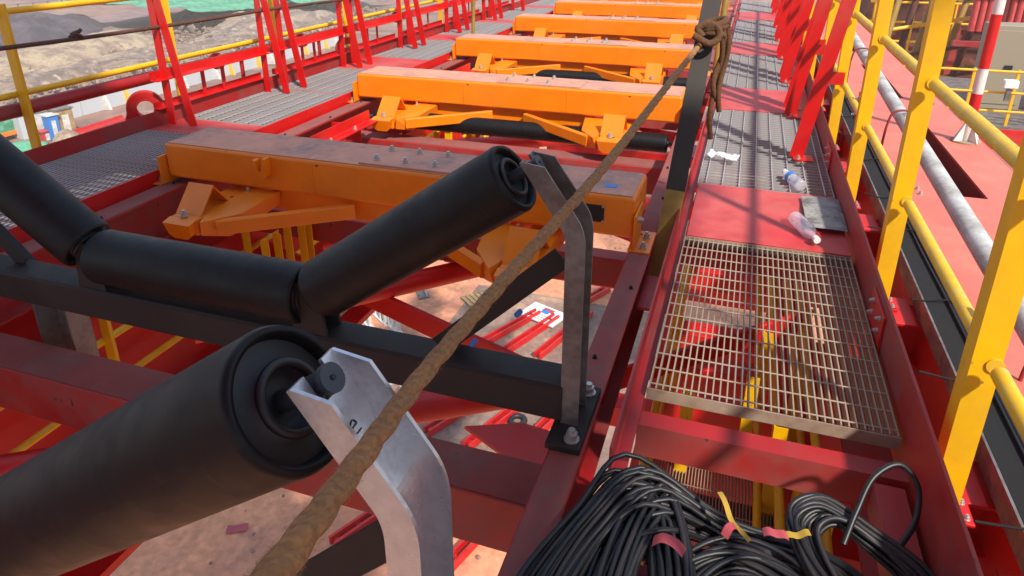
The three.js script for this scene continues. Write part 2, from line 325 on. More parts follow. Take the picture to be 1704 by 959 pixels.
[[-3.98, -3.2, 'nearest red plate of the right walkway, with a grey mat on its corner'], [-6.78, -5.89, 'second red plate of the right walkway'], [-9.7, -8.73, 'third red plate of the right walkway'], [-13.4, -12.21, 'fourth red plate of the right walkway']].forEach(([a, b, l]) => {
  const t = thing('walkway_plate', l, 'steel plate', 'red plates of the right walkway');
  part('tread', bx(RX0 + 0.01, RX1, GRY - 0.012, GRY + 0.004, a + 0.004, b - 0.004, 0.002), M.plate, t);
  part('edge_lip', bx(RX0 + 0.01, RX1, GRY - 0.05, GRY - 0.013, b - 0.02, b - 0.006), M.plate, t);
});
[[-3.85, -2.62, 'nearest grating of the left walkway, dark blue in the shade', 0.062], [-5.35, -4.22, 'second grating of the left walkway, behind the first guard frame', 0.05], [-6.45, -5.42, 'third grating of the left walkway', 0.045], [-8.6, -7.2, 'fourth grating of the left walkway', 0.045], [-10.6, -9.1, 'fifth grating of the left walkway', 0.045], [-12.9, -11.0, 'sixth grating of the left walkway', 0.045], [-15.6, -13.3, 'farthest grating of the left walkway', 0.045]].forEach(([a, b, l, p], i) => gratingX('walkway_grating', l, LX0, LX1, a, b, GRY, p, i ? 6 : 22, i ? M.grate : M.grate));
gratingX('walkway_grating', 'left walkway grating cut off at the left picture edge', LX0, LX1, -2.6, -1.4, GRY, 0.055, 22, M.grate);
[[-4.21, -3.86, 'red plate of the left walkway beside the lifting lug'], [-7.19, -6.46, 'red plate of the left walkway past the third grating'], [-9.09, -8.61, 'red plate of the left walkway past the fourth grating'], [-10.99, -10.61, 'red plate of the left walkway past the fifth grating'], [-13.29, -12.91, 'farthest red plate of the left walkway']].forEach(([a, b, l]) => single('walkway_plate', l, 'steel plate', bx(LX0, LX1, GRY - 0.012, GRY, a, b, 0.002), M.plate, 'red plates of the left walkway'));
{ // frames of the walkways
  const t = thing('steel_walkway', 'red frame and tall toe plate of the right walkway', 'walkway frame');
  part('side_angle', bar(P.L(0.05, 0.09, 0.008), V(RX0 - 0.055, 0.035, -16), V(RX0 - 0.055, 0.035, -1.56)), M.redOld, t);
  part('toe_plate', bx(0.588, 0.598, -0.06, 0.24, -16, -0.6, 0.002), M.redOld, t);
  const cc = part('cross_channel', bar(P.C(0.12, 0.07, 0.009), V(RX0 - 0.01, -0.03, -1.80), V(0.585, -0.03, -1.80)), M.redOld, t); cc.name = 'cross_channel';
  part('stub_channel', bar(P.C(0.1, 0.08, 0.009), V(0.49, -0.03, -1.78), V(0.49, -0.03, -1.0), UP), M.redOld, t);
  for (let k = 0; k < 12; k++) part('cross_angle', bx(RX0 - 0.04, 0.588, -0.07, 0.03, -3.24 - k * 1.05, -3.17 - k * 1.05, 0.004), M.red, t);
  for (const z of [-2.55, -4.6, -7.1, -9.9]) { const sp = part('splice_plate', bx(0.578, 0.5875, 0.0, 0.2, z - 0.12, z + 0.12, 0.002), M.red, t); for (const y of [0.12, 0.17]) for (const q of [-0.07, 0.07]) bolt(sp, V(0.578, y, z + q), V(-1, 0, 0), 0.6); }
  const u = thing('steel_walkway', 'red toe plates and edge of the left walkway', 'walkway frame');
  part('toe_plate', bx(LX0 - 0.02, LX0 - 0.01, 0.0, 0.19, -16, -1.2, 0.002), M.redOld, u);
  part('inner_plate', bx(LX1 + 0.005, LX1 + 0.017, -0.1, 0.085, -16, -1.2, 0.002), M.red, u);
  for (let k = 0; k < 12; k++) { const z = -2.2 - k * 1.1; part('support_angle', bx(LX1 + 0.017, LX1 + 0.07, -0.03, -0.018, z - 0.1, z), M.red, u); part('cross_angle', bx(LX0, LX1, -0.04, 0.04, z - 0.05, z, 0.004), M.red, u); }
}
// ---------------------------------------------------------------- lower level
gratingX('lower_grating', 'lower left grating glimpsed below the black rollers', -2.98, -2.58, -5.9, -1.95, -1.12, 0.05, 10, M.grateBrown);
gratingX('lower_grating', 'lower left grating farther along under the orange beams', -2.98, -2.58, -10.5, -5.92, -1.12, 0.05, 10, M.grateBrown);
gratingZ('lower_grating', 'brown lower grating below the cable coils', -0.2, 0.42, -3.25, -2.1, -1.1, 40, 9, M.grateBrown, false);
{
  const t = thing('lower_wall', 'red inner wall plate beside the lower left walkway', 'steel wall');
  part('wall_plate', bx(-3.12, -3.1, -1.5, -0.42, -12, -1), M.red, t);
  part('edge_angle', bx(-3.1, -2.98, -1.16, -1.13, -12, -1), M.redOld, t);
  for (let k = 0; k < 5; k++) { const z = -4.6 - k * 2.28; part('wall_rib', extr([[-3.1, -1.1], [-2.6, -1.1], [-3.1, -0.45]], 0.014, z), M.red, t); }
}
{
  const t = thing('handrail', 'low yellow handrail on the lower left walkway under the rollers', 'handrail', 'lower yellow handrails');
  for (const y of [-0.5, -0.76]) part('rail', tube(V(-2.98, y, -9), V(-2.98, y, -1.2), 0.02, 10), M.yellow, t);
  for (const z of [-2.2, -3.3, -4.4, -5.5, -6.6, -7.7]) part('post', bar(P.L(0.06, 0.06, 0.006), V(-2.98, -1.12, z), V(-2.98, -0.3, z), BACK), M.yellow, t);
  const u = thing('handrail', 'yellow stub posts and bent rail below the nearest orange beam', 'handrail', 'lower yellow handrails');
  for (const z of [-3.05, -4.15, -4.45, -4.75, -6.3, -6.7, -8.6]) part('post', bar(P.L(0.07, 0.07, 0.006), V(-2.6, -1.12, z), V(-2.6, -0.42, z), BACK), M.yellow, u);
  for (const y of [-0.62, -0.95]) part('rail', tube(V(-2.58, y, -9), V(-2.58, y, -3.9), 0.018, 10), M.yellow, u);
  part('rail_end', sweep([V(-2.58, -0.55, -4.8), V(-2.7, -0.55, -4.85), V(-2.86, -0.58, -4.8), V(-2.88, -0.7, -4.6), V(-2.7, -0.78, -4.3), V(-2.58, -0.8, -4.15)], 0.016, 40, 8), M.yellow, u);
  for (const [px, py, qx, qy] of [[430, 388, 436, 420], [452, 384, 458, 425], [470, 381, 478, 430], [494, 376, 502, 436], [505, 378, 512, 420], [640, 203, 646, 240], [668, 203, 674, 243], [690, 200, 696, 245], [720, 206, 724, 246], [738, 205, 743, 250], [775, 200, 778, 250], [826, 222, 828, 245]]) {
    const a = onX(px, py, -2.55), b = onX(qx, qy, -2.55), zm = (a.z + b.z) / 2; part('post', bar(P.L(0.055, 0.055, 0.006), V(-2.55, -1.12, zm), V(-2.55, Math.min(-0.2, a.y + 0.05), zm), BACK), M.yellow, u);
  }
  part('rail', tube(V(-2.5, -0.95, -6.6), V(-2.1, -0.55, -7.6), 0.02, 8), M.yellow, u); part('rail', tube(V(-2.45, -0.95, -5.0), V(-2.45, -0.45, -6.4), 0.02, 8), M.yellow, u);
  const v = thing('handrail', 'yellow posts of the level below the right walkway grating', 'handrail', 'lower yellow handrails');
  for (const [x, z] of [[-0.22, -2.2], [-0.22, -3.6], [0.32, -2.75], [0.5, -2.4], [0.44, -3.3], [0.5, -3.9], [0.36, -4.6], [0.38, -2.1], [0.28, -3.55], [0.2, -3.1], [-0.1, -2.9], [0.42, -2.55]]) part('post', bar(P.L(0.06, 0.06, 0.006), V(x, -2.1, z), V(x, -0.6, z), BACK), M.yellow, v);
  for (const [x, y] of [[-0.22, -0.75], [-0.22, -1.0], [0.5, -0.65], [0.5, -0.95], [0.36, -0.8], [0.3, -1.05]]) part('rail', tube(V(x, y, -7), V(x, y, -1.6), 0.02, 10), M.yellow, v);
  const b = thing('lower_steelwork', 'red beams of the level below the right walkway, striped by the grating shadow', 'steel frame');
  for (const z of [-2.35, -2.75, -3.1, -3.6, -4.0, -4.4, -5.4]) part('beam', bx(-0.3, 0.8, -1.34, -1.16, z - 0.09, z + 0.09, 0.006), M.red, b);
  part('side_beam', bx(0.44, 0.60, -1.3, -1.1, -8, -0.8, 0.006), M.red, b); part('side_beam', bx(-0.32, -0.22, -1.3, -1.1, -8, -0.8, 0.006), M.red, b);
}

// ---------------------------------------------------------------- orange weigh beams
const ordn = ['nearest', 'second', 'third', 'fourth', 'fifth', 'sixth'];
function weighBeam(k) {
  const z = -3.14 - k * 2.28, D = 0.4, x0 = XL - 0.03, x1 = XR - 0.04, yb = 0.045, yt = 0.265;
  const t = thing('weigh_beam', [
    'nearest orange box beam, in shade, with a black square plate and a hook on its front', 'second orange box beam, with bolted top plate, sunlit', 'third orange box beam from the black rollers', 'fourth orange box beam from the black rollers', 'fifth orange box beam from the black rollers', 'farthest orange box beam, cut by the top picture edge'][k], 'beam', 'orange weigh beams across the frame');
  part('box', bx(x0, x1, yb, yt, z - D, z, 0.022), M.orange, t);
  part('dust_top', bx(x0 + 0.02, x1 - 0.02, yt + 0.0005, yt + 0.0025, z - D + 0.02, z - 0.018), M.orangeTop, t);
  part('lower_box', bx(x0 + 0.72, x1 - 0.75, -0.10, yb - 0.003, z - D + 0.08, z - 0.06, 0.01), M.orange, t);
  for (const x of [-2.27, -1.35]) part('weld_seam', bx(x - 0.004, x + 0.004, yb + 0.02, yt - 0.02, z, z + 0.0035), M.orange, t);
  const tp = part('top_plate', bx(-1.98, -1.25, yt + 0.003, yt + 0.013, z - D + 0.06, z - 0.03, 0.003), M.orangeTop, t);
  for (const bxx of [-1.9, -1.72, -1.54]) for (const bz of [-0.1, -0.28]) bolt(tp, V(bxx, yt + 0.013, z + bz), UP, 1.05, 'nut');
  for (const s of [-1, 1]) {
    const xe = s < 0 ? x0 : x1, arm = t;
    // end clip on the stringer
    part('end_clip', bx(xe + s * 0.002, xe + s * 0.014, 0.012, 0.19, z - 0.16, z + 0.05, 0.002), M.orange, arm);
    const foot = part('clip_foot', bx(xe - 0.02, xe + s * 0.09 + (s < 0 ? 0 : 0.0), 0.002, 0.012, z - 0.2, z + 0.06, 0.002), M.orange, arm);
    for (const q of [-0.12, 0.01]) bolt(foot, V(xe + s * 0.05, 0.012, z + q), UP, 1.1);
    bolt(arm, V(xe + s * 0.014, 0.15, z - 0.02), V(s, 0, 0), 0.9);
    // idler arm towards the viewer
    const xc = s < 0 ? -2.84 : -0.90, zf = z + 0.42;
    const a = part('idler_arm', bx(xc - 0.09, xc + 0.09, -0.10, 0.005, z - 0.3, zf, 0.015), M.orange, t);
    part('nose', bar(poly([[-0.09, 0], [0.09, 0], [0.075, -0.075], [0.045, -0.1], [-0.045, -0.1], [-0.075, -0.075]]), V(xc, 0.002, zf), V(xc, -0.012, zf + 0.06)), M.orange, a);
    const roof = extr([[-0.13, 0], [-0.12, 0], [0.0, 0.125], [0.10, 0.0], [0.112, 0], [0, 0.14]], 0.17, -0.085); roof.rotateY(Math.PI / 2); roof.translate(xc, 0.006, zf - 0.17);
    part('roof_bracket', roof, M.orange, a); bolt(a, V(xc - 0.005, 0.006, zf - 0.015), UP, 1.2);
    // folded gusset and diagonal strut to the middle of the beam
    const gx = xc - s * 0.10;
    part('gusset', new ConvexGeometry([[0, 0.01, zf - 0.1], [0, -0.1, zf - 0.14], [-s * 0.14, -0.12, zf - 0.1], [-s * 0.18, 0.0, zf - 0.16], [-s * 0.05, 0.0, zf + 0.02], [-s * 0.03, -0.09, zf], [-s * 0.02, 0.03, z - 0.02], [-s * 0.22, 0.03, z - 0.04], [-s * 0.2, -0.06, z - 0.06], [0, -0.06, z - 0.06]].map(q => V(gx + q[0] + s * 0.02, q[1], q[2]))), M.orange, t);
    part('strut', bar(P.R(0.045, 0.085, 0.006), V(gx - s * 0.08, -0.05, zf - 0.05), V(gx - s * 0.72, -0.02, z - 0.02)), M.orange, t);
    part('jack_screw', tube(V(xc - s * 0.12, -0.02, z + 0.02), V(xc - s * 0.12, 0.055, z + 0.02), 0.009, 8), M.zinc, t);
  }
  if (k === 0) {
    const hk = extr([[-0.055, 0.115], [-0.045, 0.03], [-0.03, 0], [0.0, 0], [0.03, 0.02], [0.038, 0.13], [0.01, 0.125], [0.0, 0.05], [-0.022, 0.045], [-0.035, 0.11]], 0.05, 0); hk.translate(-2.58, 0.13, z + 0.002);
    part('hook', hk, M.orange, t);
    const bp = part('cover_plate', bx(-0.685, -0.575, 0.12, 0.21, z, z + 0.006, 0.002), M.black, t);
    for (const dx of [-0.05, 0.05]) for (const dy of [-0.04, 0.04]) bolt(bp, V(-0.63 + dx, 0.165 + dy, z + 0.006), V(0, 0, 1), 0.35);
    part('sticker', bx(-0.60, -0.54, yt + 0.003, yt + 0.0045, z - 0.16, z - 0.11), M.blueP, t);
  }
  return t;
}
for (let k = 0; k < 6; k++) weighBeam(k);

// ---------------------------------------------------------------- troughing idlers
const RR = 0.108;
function stripPoly(pts, w0, w1) { // thick polyline between offsets w0 and w1 along its outward normal
  const n = pts.map((p, i) => { const a = pts[Math.max(0, i - 1)], b = pts[Math.min(pts.length - 1, i + 1)], dx = b[0] - a[0], dy = b[1] - a[1], l = Math.hypot(dx, dy); return [dy / l, -dx / l]; });
  return [...pts.map((p, i) => [p[0] + n[i][0] * w0, p[1] + n[i][1] * w0]), ...pts.map((p, i) => [p[0] + n[i][0] * w1, p[1] + n[i][1] * w1]).reverse()];
}
function idler(z0, label, mat, both) {
  const t = thing('idler_frame', label, 'idler frame', 'idler frames', V(0, 0, z0));
  const cx = (XL + XR) / 2;
  const path = []; const Q = [-0.545, 0.862], dn = [0.57, -0.822], at = k => [Q[0] + dn[0] * k, Q[1] + dn[1] * k];
  path.push([-0.42, 0.02], [-0.42, 0.35]);
  for (let i = 0; i <= 6; i++) { const q = i / 6, a = [-0.42, 0.645], b = [-0.42, 0.683], c = at(0.19); path.push([(1 - q) ** 2 * a[0] + 2 * q * (1 - q) * b[0] + q * q * c[0], (1 - q) ** 2 * a[1] + 2 * q * (1 - q) * b[1] + q * q * c[1]]); }
  path.push(at(0.024));
  const mir = g => { const h = g.clone(); h.scale(-1, 1, 1); h.translate(2 * cx, 0, 0); const ix = h.index; if (!ix) { const p = h.attributes.position, nn = h.attributes.normal, uv = h.attributes.uv; for (let i = 0; i < p.count; i += 3) for (const at of [p, nn, uv]) for (let c = 0; c < at.itemSize; c++) { const a = at.array[(i + 1) * at.itemSize + c]; at.array[(i + 1) * at.itemSize + c] = at.array[(i + 2) * at.itemSize + c]; at.array[(i + 2) * at.itemSize + c] = a; } } return h; };
  const web = extr(stripPoly(path, -0.004, 0.004), 0.114, -0.057);
  const full = [...path.slice(0, -1), at(-0.028)], horn = [at(0.024), at(-0.028)];
  const fl = stripPoly(full, 0.004, 0.054); const m = full.length; fl[m][0] += dn[0] * 0.045; fl[m][1] += dn[1] * 0.045;
  const hornF = extr(stripPoly(horn, -0.004, 0.004), 0.034, 0.023), hornB = extr(stripPoly(horn, -0.004, 0.004), 0.034, -0.057);
  const flF = extr(fl, 0.007, 0.050), flB = extr(fl, 0.007, -0.057);
  const foot = bx(-0.445, -0.335, 0.003, 0.025, -0.16, 0.16, 0.003);
  for (const s of both ? [0, 1] : [0]) {
    const f = g => s ? mir(norm1(g)) : g;
    const w = part('wing_bracket', f(web), mat, t); part('flange', f(flF), mat, w); part('flange', f(flB), mat, w); part('slot_horn', f(hornF), mat, w); part('slot_horn', f(hornB), mat, w);
    const bp = part('base_plate', f(foot), M.darkSteel, t);
    for (const q of [-0.12, 0.12]) bolt(bp, V(s ? 2 * cx + 0.37 : -0.37, 0.025, q), UP, 1.3);
    const stay = part('stay', f(bar(P.L(0.07, 0.07, 0.008), V(-0.85, 0.14, -0.02), V(-0.428, 0.545, -0.02))), M.darkSteel, t);
    if (both && !s) for (const q of [0.28, 0.62]) part('blue_tie', tube(V(-0.85 + 0.445 * q, 0.135 + 0.405 * q, 0.05), V(-0.835 + 0.445 * q, 0.155 + 0.405 * q, 0.052), 0.009, 8), M.blueP, stay);
  }
  part('base_beam', bar(poly([[-0.06, -0.065], [0.06, -0.065], [0.06, -0.055], [0.008, 0.055], [0.06, 0.055], [0.06, 0.065], [-0.06, 0.065], [-0.06, -0.065]].slice(0, 2).concat([[0.065, 0.06], [0.055, 0.065], [-0.055, 0.065], [-0.065, 0.055]])), V(both ? 2 * cx + 0.42 : -0.86, 0.10, 0), V(-0.42, 0.10, 0)), M.darkSteel, t);
  for (const s of both ? [-1, 1] : []) { // inner supports between the rollers
    const x = cx + s * 0.50;
    part('inner_bracket', extr([[x - 0.07, 0.165], [x + 0.07, 0.165], [x + 0.045, 0.36], [x + s * 0.02 + 0.03, 0.40], [x + s * 0.02 - 0.03, 0.40], [x - 0.045, 0.36]], 0.012, -0.045), M.darkSteel, t);
    part('inner_bracket', extr([[x - 0.07, 0.165], [x + 0.07, 0.165], [x + 0.045, 0.36], [x - 0.045, 0.36]], 0.012, 0.04), M.darkSteel, t);
  }
  return t;
}
function roller(A, B, label, r = RR) {
  const t = thing('conveyor_roller', label, 'roller', 'black belt rollers', A);
  const L = A.distanceTo(B), e = 0.014;
  const prof = [[r - 0.022, 0.03], [r - 0.018, 0.004], [r - 0.006, 0], [r, e], [r, L - e], [r - 0.006, L], [r - 0.018, L - 0.004], [r - 0.022, L - 0.03]].map(q => new THREE.Vector2(...q));
  const q = new THREE.Quaternion().setFromUnitVectors(UP, B.clone().sub(A).normalize()); t.quaternion.copy(q);
  const sh = new THREE.LatheGeometry(prof, 64); const uv = sh.attributes.uv; for (let i = 0; i < uv.count; i++) uv.setXY(i, uv.getX(i) * 0.68, sh.attributes.position.getY(i));
  part('shell', sh, M.rubber, t);
  for (const s of [0, 1]) {
    const y = s ? L : 0, d = s ? 1 : -1, at = v => y + d * v;
    const cup = new THREE.LatheGeometry([[0.0001, -0.03], [0.03, -0.03], [0.045, -0.028], [0.052, -0.012], [0.06, -0.010], [0.066, -0.026], [r - 0.02, -0.024]].map(([a, b]) => new THREE.Vector2(a, at(b))), 48);
    const c = part('end_cup', cup, M.rubberEnd, t);
    part('seal_ring', new THREE.TorusGeometry(0.056, 0.008, 10, 40).rotateX(Math.PI / 2).translate(0, at(-0.006), 0), M.rubberEnd, c);
  }
  for (const s of [0, 1]) part('shaft_disc', new THREE.CylinderGeometry(0.0235, 0.0235, 0.012, 36).translate(0, s ? L + 0.085 : -0.085, 0), M.shaft, t);
  part('shaft', new THREE.CylinderGeometry(0.0185, 0.0185, L + 0.16, 28).translate(0, L / 2, 0), M.shaft, t);
  for (const s of [0, 1]) part('shaft_centre', new THREE.CylinderGeometry(0.0045, 0.0045, 0.002, 12).translate(0, s ? L + 0.0925 : -0.0925, 0), M.black, t);
  return t;
}
const cxm = (XL + XR) / 2;
idler(-1.79, 'dark steel idler frame across the boom, holding three black rollers', M.galvDull, true);
roller(V(cxm - 0.47, 0.29, -1.79), V(cxm + 0.47, 0.29, -1.79), 'level middle black roller between the two tilted ones');
roller(V(-1.305, 0.325, -1.79), V(-0.595, 0.822, -1.79), 'tilted black roller rising to the right in front of the nearest orange beam');
roller(V(2 * cxm + 1.305, 0.325, -1.79), V(2 * cxm + 0.595, 0.822, -1.79), 'tilted black roller rising to the left picture edge');
const fgIdler = idler(-0.72, 'bright galvanised idler bracket in the foreground with its bolted frame', M.galv, false);
roller(V(-1.315, 0.324, -0.72), V(-0.598, 0.826, -0.72), 'big foreground black roller with its recessed end facing the viewer', 0.120);
{ // handwritten mark on the web of the foreground bracket
  const at = (k, z) => V(-0.545 + 0.57 * k + 0.0052 * 0.822, 0.862 - 0.822 * k + 0.0052 * 0.57, -0.72 + z), w = fgIdler.getObjectByName('wing_bracket');
  const st = (name, q) => { const m = part(name, sweep(q.map(p => at(...p).sub(V(0, 0, -0.72))), 0.0011, 20, 5), M.black, w); };
  st('pen_mark', [[0.080, 0.012], [0.073, -0.002], [0.081, -0.006], [0.083, 0.008], [0.092, 0.008], [0.093, -0.008]]);
  st('pen_mark', [[0.077, 0.034], [0.095, 0.030]]); st('pen_mark', [[0.096, 0.0205], [0.098, 0.0200]]);
}
{ // short support below the left end of the middle idler
  const t = thing('support_stub', 'dusty grey channel stub under the left end of the idler beam', 'support');
  part('web', bx(-2.86, -2.66, -0.42, 0.03, -1.93, -1.92), M.galvDull, t);
  for (const x of [-2.86, -2.67]) part('flange', bx(x, x + 0.01, -0.42, 0.03, -1.92, -1.83), M.galvDull, t);
}
// return rollers under the second and later beams
for (let k = 1; k < 5; k++) {
  roller(V(XL + 0.2, -0.10, -3.06 - k * 2.28), V(XR - 0.12, -0.10, -3.06 - k * 2.28), `long black return roller under the ${ordn[k]} orange beam`, 0.075);
}

// ---------------------------------------------------------------- right handrail, duct, pipe, girder deck
{
  const t = thing('handrail', 'yellow handrail of the right walkway with worn round rails', 'handrail');
  const zs = [-0.55, -1.80, -3.02, -4.24, -5.46, -6.7, -7.95, -9.2, -10.5, -11.8, -13.1];
  for (const z of zs) {
    const p = part('post', bar(P.L(0.07, 0.07, 0.007), V(0.66, -0.06, z - 0.035), V(0.66, 1.4, z - 0.035), BACK), M.yellow, t);
    part('base_plate', bx(0.63, 0.76, -0.062, -0.052, z - 0.08, z + 0.02, 0.002), M.red, p); for (const q of [-0.06, 0.0]) bolt(p, V(0.742, -0.052, z + q), UP, 0.5);
  }
  for (const [y, r] of [[0.93, 0.024], [0.43, 0.022]]) for (let i = 0; i + 1 < zs.length; i++) part('rail', tube(V(0.715, y, zs[i + 1] + 0.005), V(0.715, y, zs[i] - 0.03), r, 16), M.yellowWorn, t);
  const br = thing('outrigger', 'red outrigger brackets between the right toe plate and the black duct', 'bracket');
  for (let k = 0; k < 11; k++) {
    const z = -2.0 - k * 1.02;
    part('bracket_beam', bar(P.I(0.2, 0.2, 0.012), V(0.602, -0.18, z), V(0.86, -0.18, z)), M.red, br);
    part('post_seat', bx(0.61, 0.82, -0.075, -0.063, z - 0.12, z + 0.12, 0.002), M.red, br);
  }
  part('rear_plate', bx(0.86, 0.872, -0.75, -0.05, -14, -0.6), M.red, br);
  part('lower_shelf', bx(0.6, 0.86, -0.62, -0.60, -14, -0.6), M.redOld, br);
  const d = thing('cable_duct', 'long black cable duct with thin tied cables along the right handrail', 'cable duct');
  part('duct_box', bx(0.845, 0.985, -0.04, 0.02, -14, -0.5, 0.006), M.duct, d);
  part('side_lip', bx(0.835, 0.843, -0.06, 0.026, -14, -0.5), M.galvDull, d);
  for (let i = 0; i < 3; i++) { const p = []; for (let z = -0.5; z > -13; z -= 0.6) p.push(V(0.93 + i * 0.014 + rr(-0.004, 0.004), 0.029, z)); part('thin_cable', sweep(p, 0.006, 60, 6), M.cable, d); }
  for (let k = 0; k < 9; k++) { const z = -1.7 - k * 0.62 - rr(0, 0.2); part('cable_tie', sweep([V(0.80 - rr(0, 0.12), 0.02 + rr(0, 0.04), z + 0.03), V(0.85, 0.03, z + 0.01), V(0.92, 0.04, z), V(0.965, 0.036, z), V(0.985, 0.028, z - 0.01)], 0.004, 16, 5), M.duct, d); }
  for (const z of [-2.05, -4.9]) { const h = part('rail_clamp', bx(0.74, 0.752, 0.3, 0.5, z - 0.03, z + 0.03, 0.003), M.red, t); for (const y of [0.35, 0.45]) bolt(h, V(0.74, y, z), V(-1, 0, 0), 0.9); }
}
{
  const t = thing('box_girder', 'wide salmon red girder deck with rectangular openings beyond the right handrail', 'girder');
  const s = poly([[1.0, -1.5], [2.12, -1.5], [2.12, 16], [1.0, 16]]);
  for (let k = 0; k < 5; k++) { const z0 = 2.1 + (k - 1) * 3.27 + 0.001, h = new THREE.Path(); h.moveTo(1.57, z0); h.lineTo(1.76, z0); h.lineTo(1.76, z0 + 2.15); h.lineTo(1.57, z0 + 2.15); h.closePath(); s.holes.push(h); }
  const g = new THREE.ExtrudeGeometry(s, { depth: 0.02, bevelEnabled: false }); g.rotateX(-Math.PI / 2); g.translate(0, -0.32, 0); part('top_plate', uvm(g), M.deck, t);
  part('web', bx(0.99, 1.0, -1.5, -0.3, -16, 1.5), M.red, t); part('web', bx(2.12, 2.13, -1.5, -0.3, -16, 1.5), M.red, t);
  part('inner_web', bx(1.762, 1.772, -1.5, -0.322, -16, 1.5), M.redOld, t); part('bottom_plate', bx(1.0, 2.12, -1.5, -1.48, -16, 1.5), M.redOld, t);
  for (let k = 0; k < 5; k++) { const z = -2.9 - k * 2.42; for (const x of [1.22, 1.32]) for (const q of [0, 0.11]) bolt(t, V(x, -0.3, z - q), UP, 0.9); }
  const p = thing('grey_pipe', 'grey galvanised pipe running beside the yellow handrail', 'pipe');
  part('pipe_run', tube(V(1.2, 0.30, -9.5), V(1.165, 0.03, -2.0), 0.052, 24), M.pipe, p);
  part('pipe_run', tube(V(1.165, 0.03, -2.0), V(1.15, -0.05, 0.5), 0.052, 24), M.pipe, p);
  for (const [z, y] of [[-5.6, 0.165], [-8.0, 0.25], [-3.0, 0.075]]) {
    part('coupling', tube(V(1.2, y - 0.002, z + 0.05), V(1.2, y + 0.003, z - 0.05), 0.058, 24), M.pipe, p);
    const u = part('saddle', sweep([V(1.06, y - 0.36, z), V(1.07, y - 0.04, z), V(1.1, y + 0.06, z), V(1.2, y + 0.075, z), V(1.28, y + 0.02, z), V(1.27, y - 0.4, z)], 0.009, 40, 8), M.redOld, p);
  }
  const m = thing('marker_pole', 'red and white striped pole standing on the girder deck', 'pole');
  const bands = [[-0.3, -0.12, M.whiteP], [-0.12, 0.14, M.red], [0.14, 0.36, M.whiteP], [0.36, 0.82, M.red], [0.82, 1.15, M.whiteP], [1.15, 1.5, M.red]];
  for (const [a, b, mt] of bands) part('band', tube(V(1.98, a, -6.94), V(1.98, b, -6.94), 0.042, 16), mt, m);
  part('base_disc', new THREE.CylinderGeometry(0.12, 0.12, 0.012, 28).translate(1.98, -0.294, -6.94), M.sand, m);
  for (let i = 0; i < 4; i++) { const f = extr([[0.04, 0], [0.13, 0], [0.04, 0.17]], 0.01, -0.005); f.rotateY(i * Math.PI / 2 + 0.5); f.translate(1.98, -0.288, -6.94); part('fin', f, M.whiteP, m); }
  const q = thing('deck_post', 'short red post with a base plate on the girder deck', 'post');
  part('post', bx(1.87, 1.96, -0.29, 0.15, -8.55, -8.46, 0.005), M.red, q); part('base_plate', bx(1.82, 2.02, -0.298, -0.286, -8.6, -8.4, 0.002), M.plate, q);
}
// ---------------------------------------------------------------- left handrail, red pipe, lug, guard frames
{
  const t = thing('handrail', 'yellow handrail along the outside of the left walkway', 'handrail');
  for (let k = 0; k < 10; k++) { const z = -1.8 - k * 1.33; part('post', bar(P.L(0.07, 0.07, 0.007), V(-4.5, 0, z - 0.03), V(-4.5, 1.05, z - 0.03), BACK), M.yellow, t); }
  for (const y of [1.0, 0.475]) part('rail', tube(V(-4.52, y, -14), V(-4.52, y, -1.2), 0.022, 12), M.yellow, t);
  const p = thing('red_pipe', 'dusky red pipe running along the left handrail', 'pipe');
  part('pipe_run', tube(V(-4.56, 0.365, -14), V(-4.56, 0.365, -1.5), 0.048, 18), M.redOld, p);
  for (const z of [-5.1, -6.4, -8.6]) { part('flange', tube(V(-4.56, 0.365, z), V(-4.56, 0.365, z + 0.04), 0.075, 18), M.redOld, p); part('drop_pipe', tube(V(-4.56, 0.0, z - 0.3), V(-4.56, 0.365, z - 0.3), 0.02, 10), M.redOld, p); }
  const w = thing('outer_beam', 'red outer edge beam under the left handrail', 'beam');
  part('beam_web', bx(-4.62, -4.225, -0.16, -0.01, -15, -1.2, 0.006), M.red, w);
}
function lug(z, label) {
  const t = thing('lifting_lug', label, 'lifting lug', 'lifting lugs');
  const s = new THREE.Shape(); s.moveTo(-0.2, 0); s.lineTo(-0.13, 0.2); s.absarc(0, 0.22, 0.13, Math.PI, 0, true); s.lineTo(0.2, 0); s.closePath();
  const h = new THREE.Path(); h.absarc(0, 0.22, 0.062, 0, Math.PI * 2, true); s.holes.push(h);
  for (const d of [0.0]) { const g = new THREE.ExtrudeGeometry(s, { depth: 0.06, bevelEnabled: true, bevelSize: 0.005, bevelThickness: 0.005, bevelSegments: 1, curveSegments: 24 }); g.translate(0, 0, d); g.rotateY(0.8); g.translate(-4.36, -0.02, z); part('cheek', uvm(g), M.red, t); }
  part('seat', bx(-4.5, -4.22, -0.02, 0.02, z - 0.2, z + 0.15), M.red, t);
}
lug(-4.02, 'round red lifting lug with a big hole beside the left handrail'); lug(-6.95, 'half hidden red lifting lug farther along the left walkway');
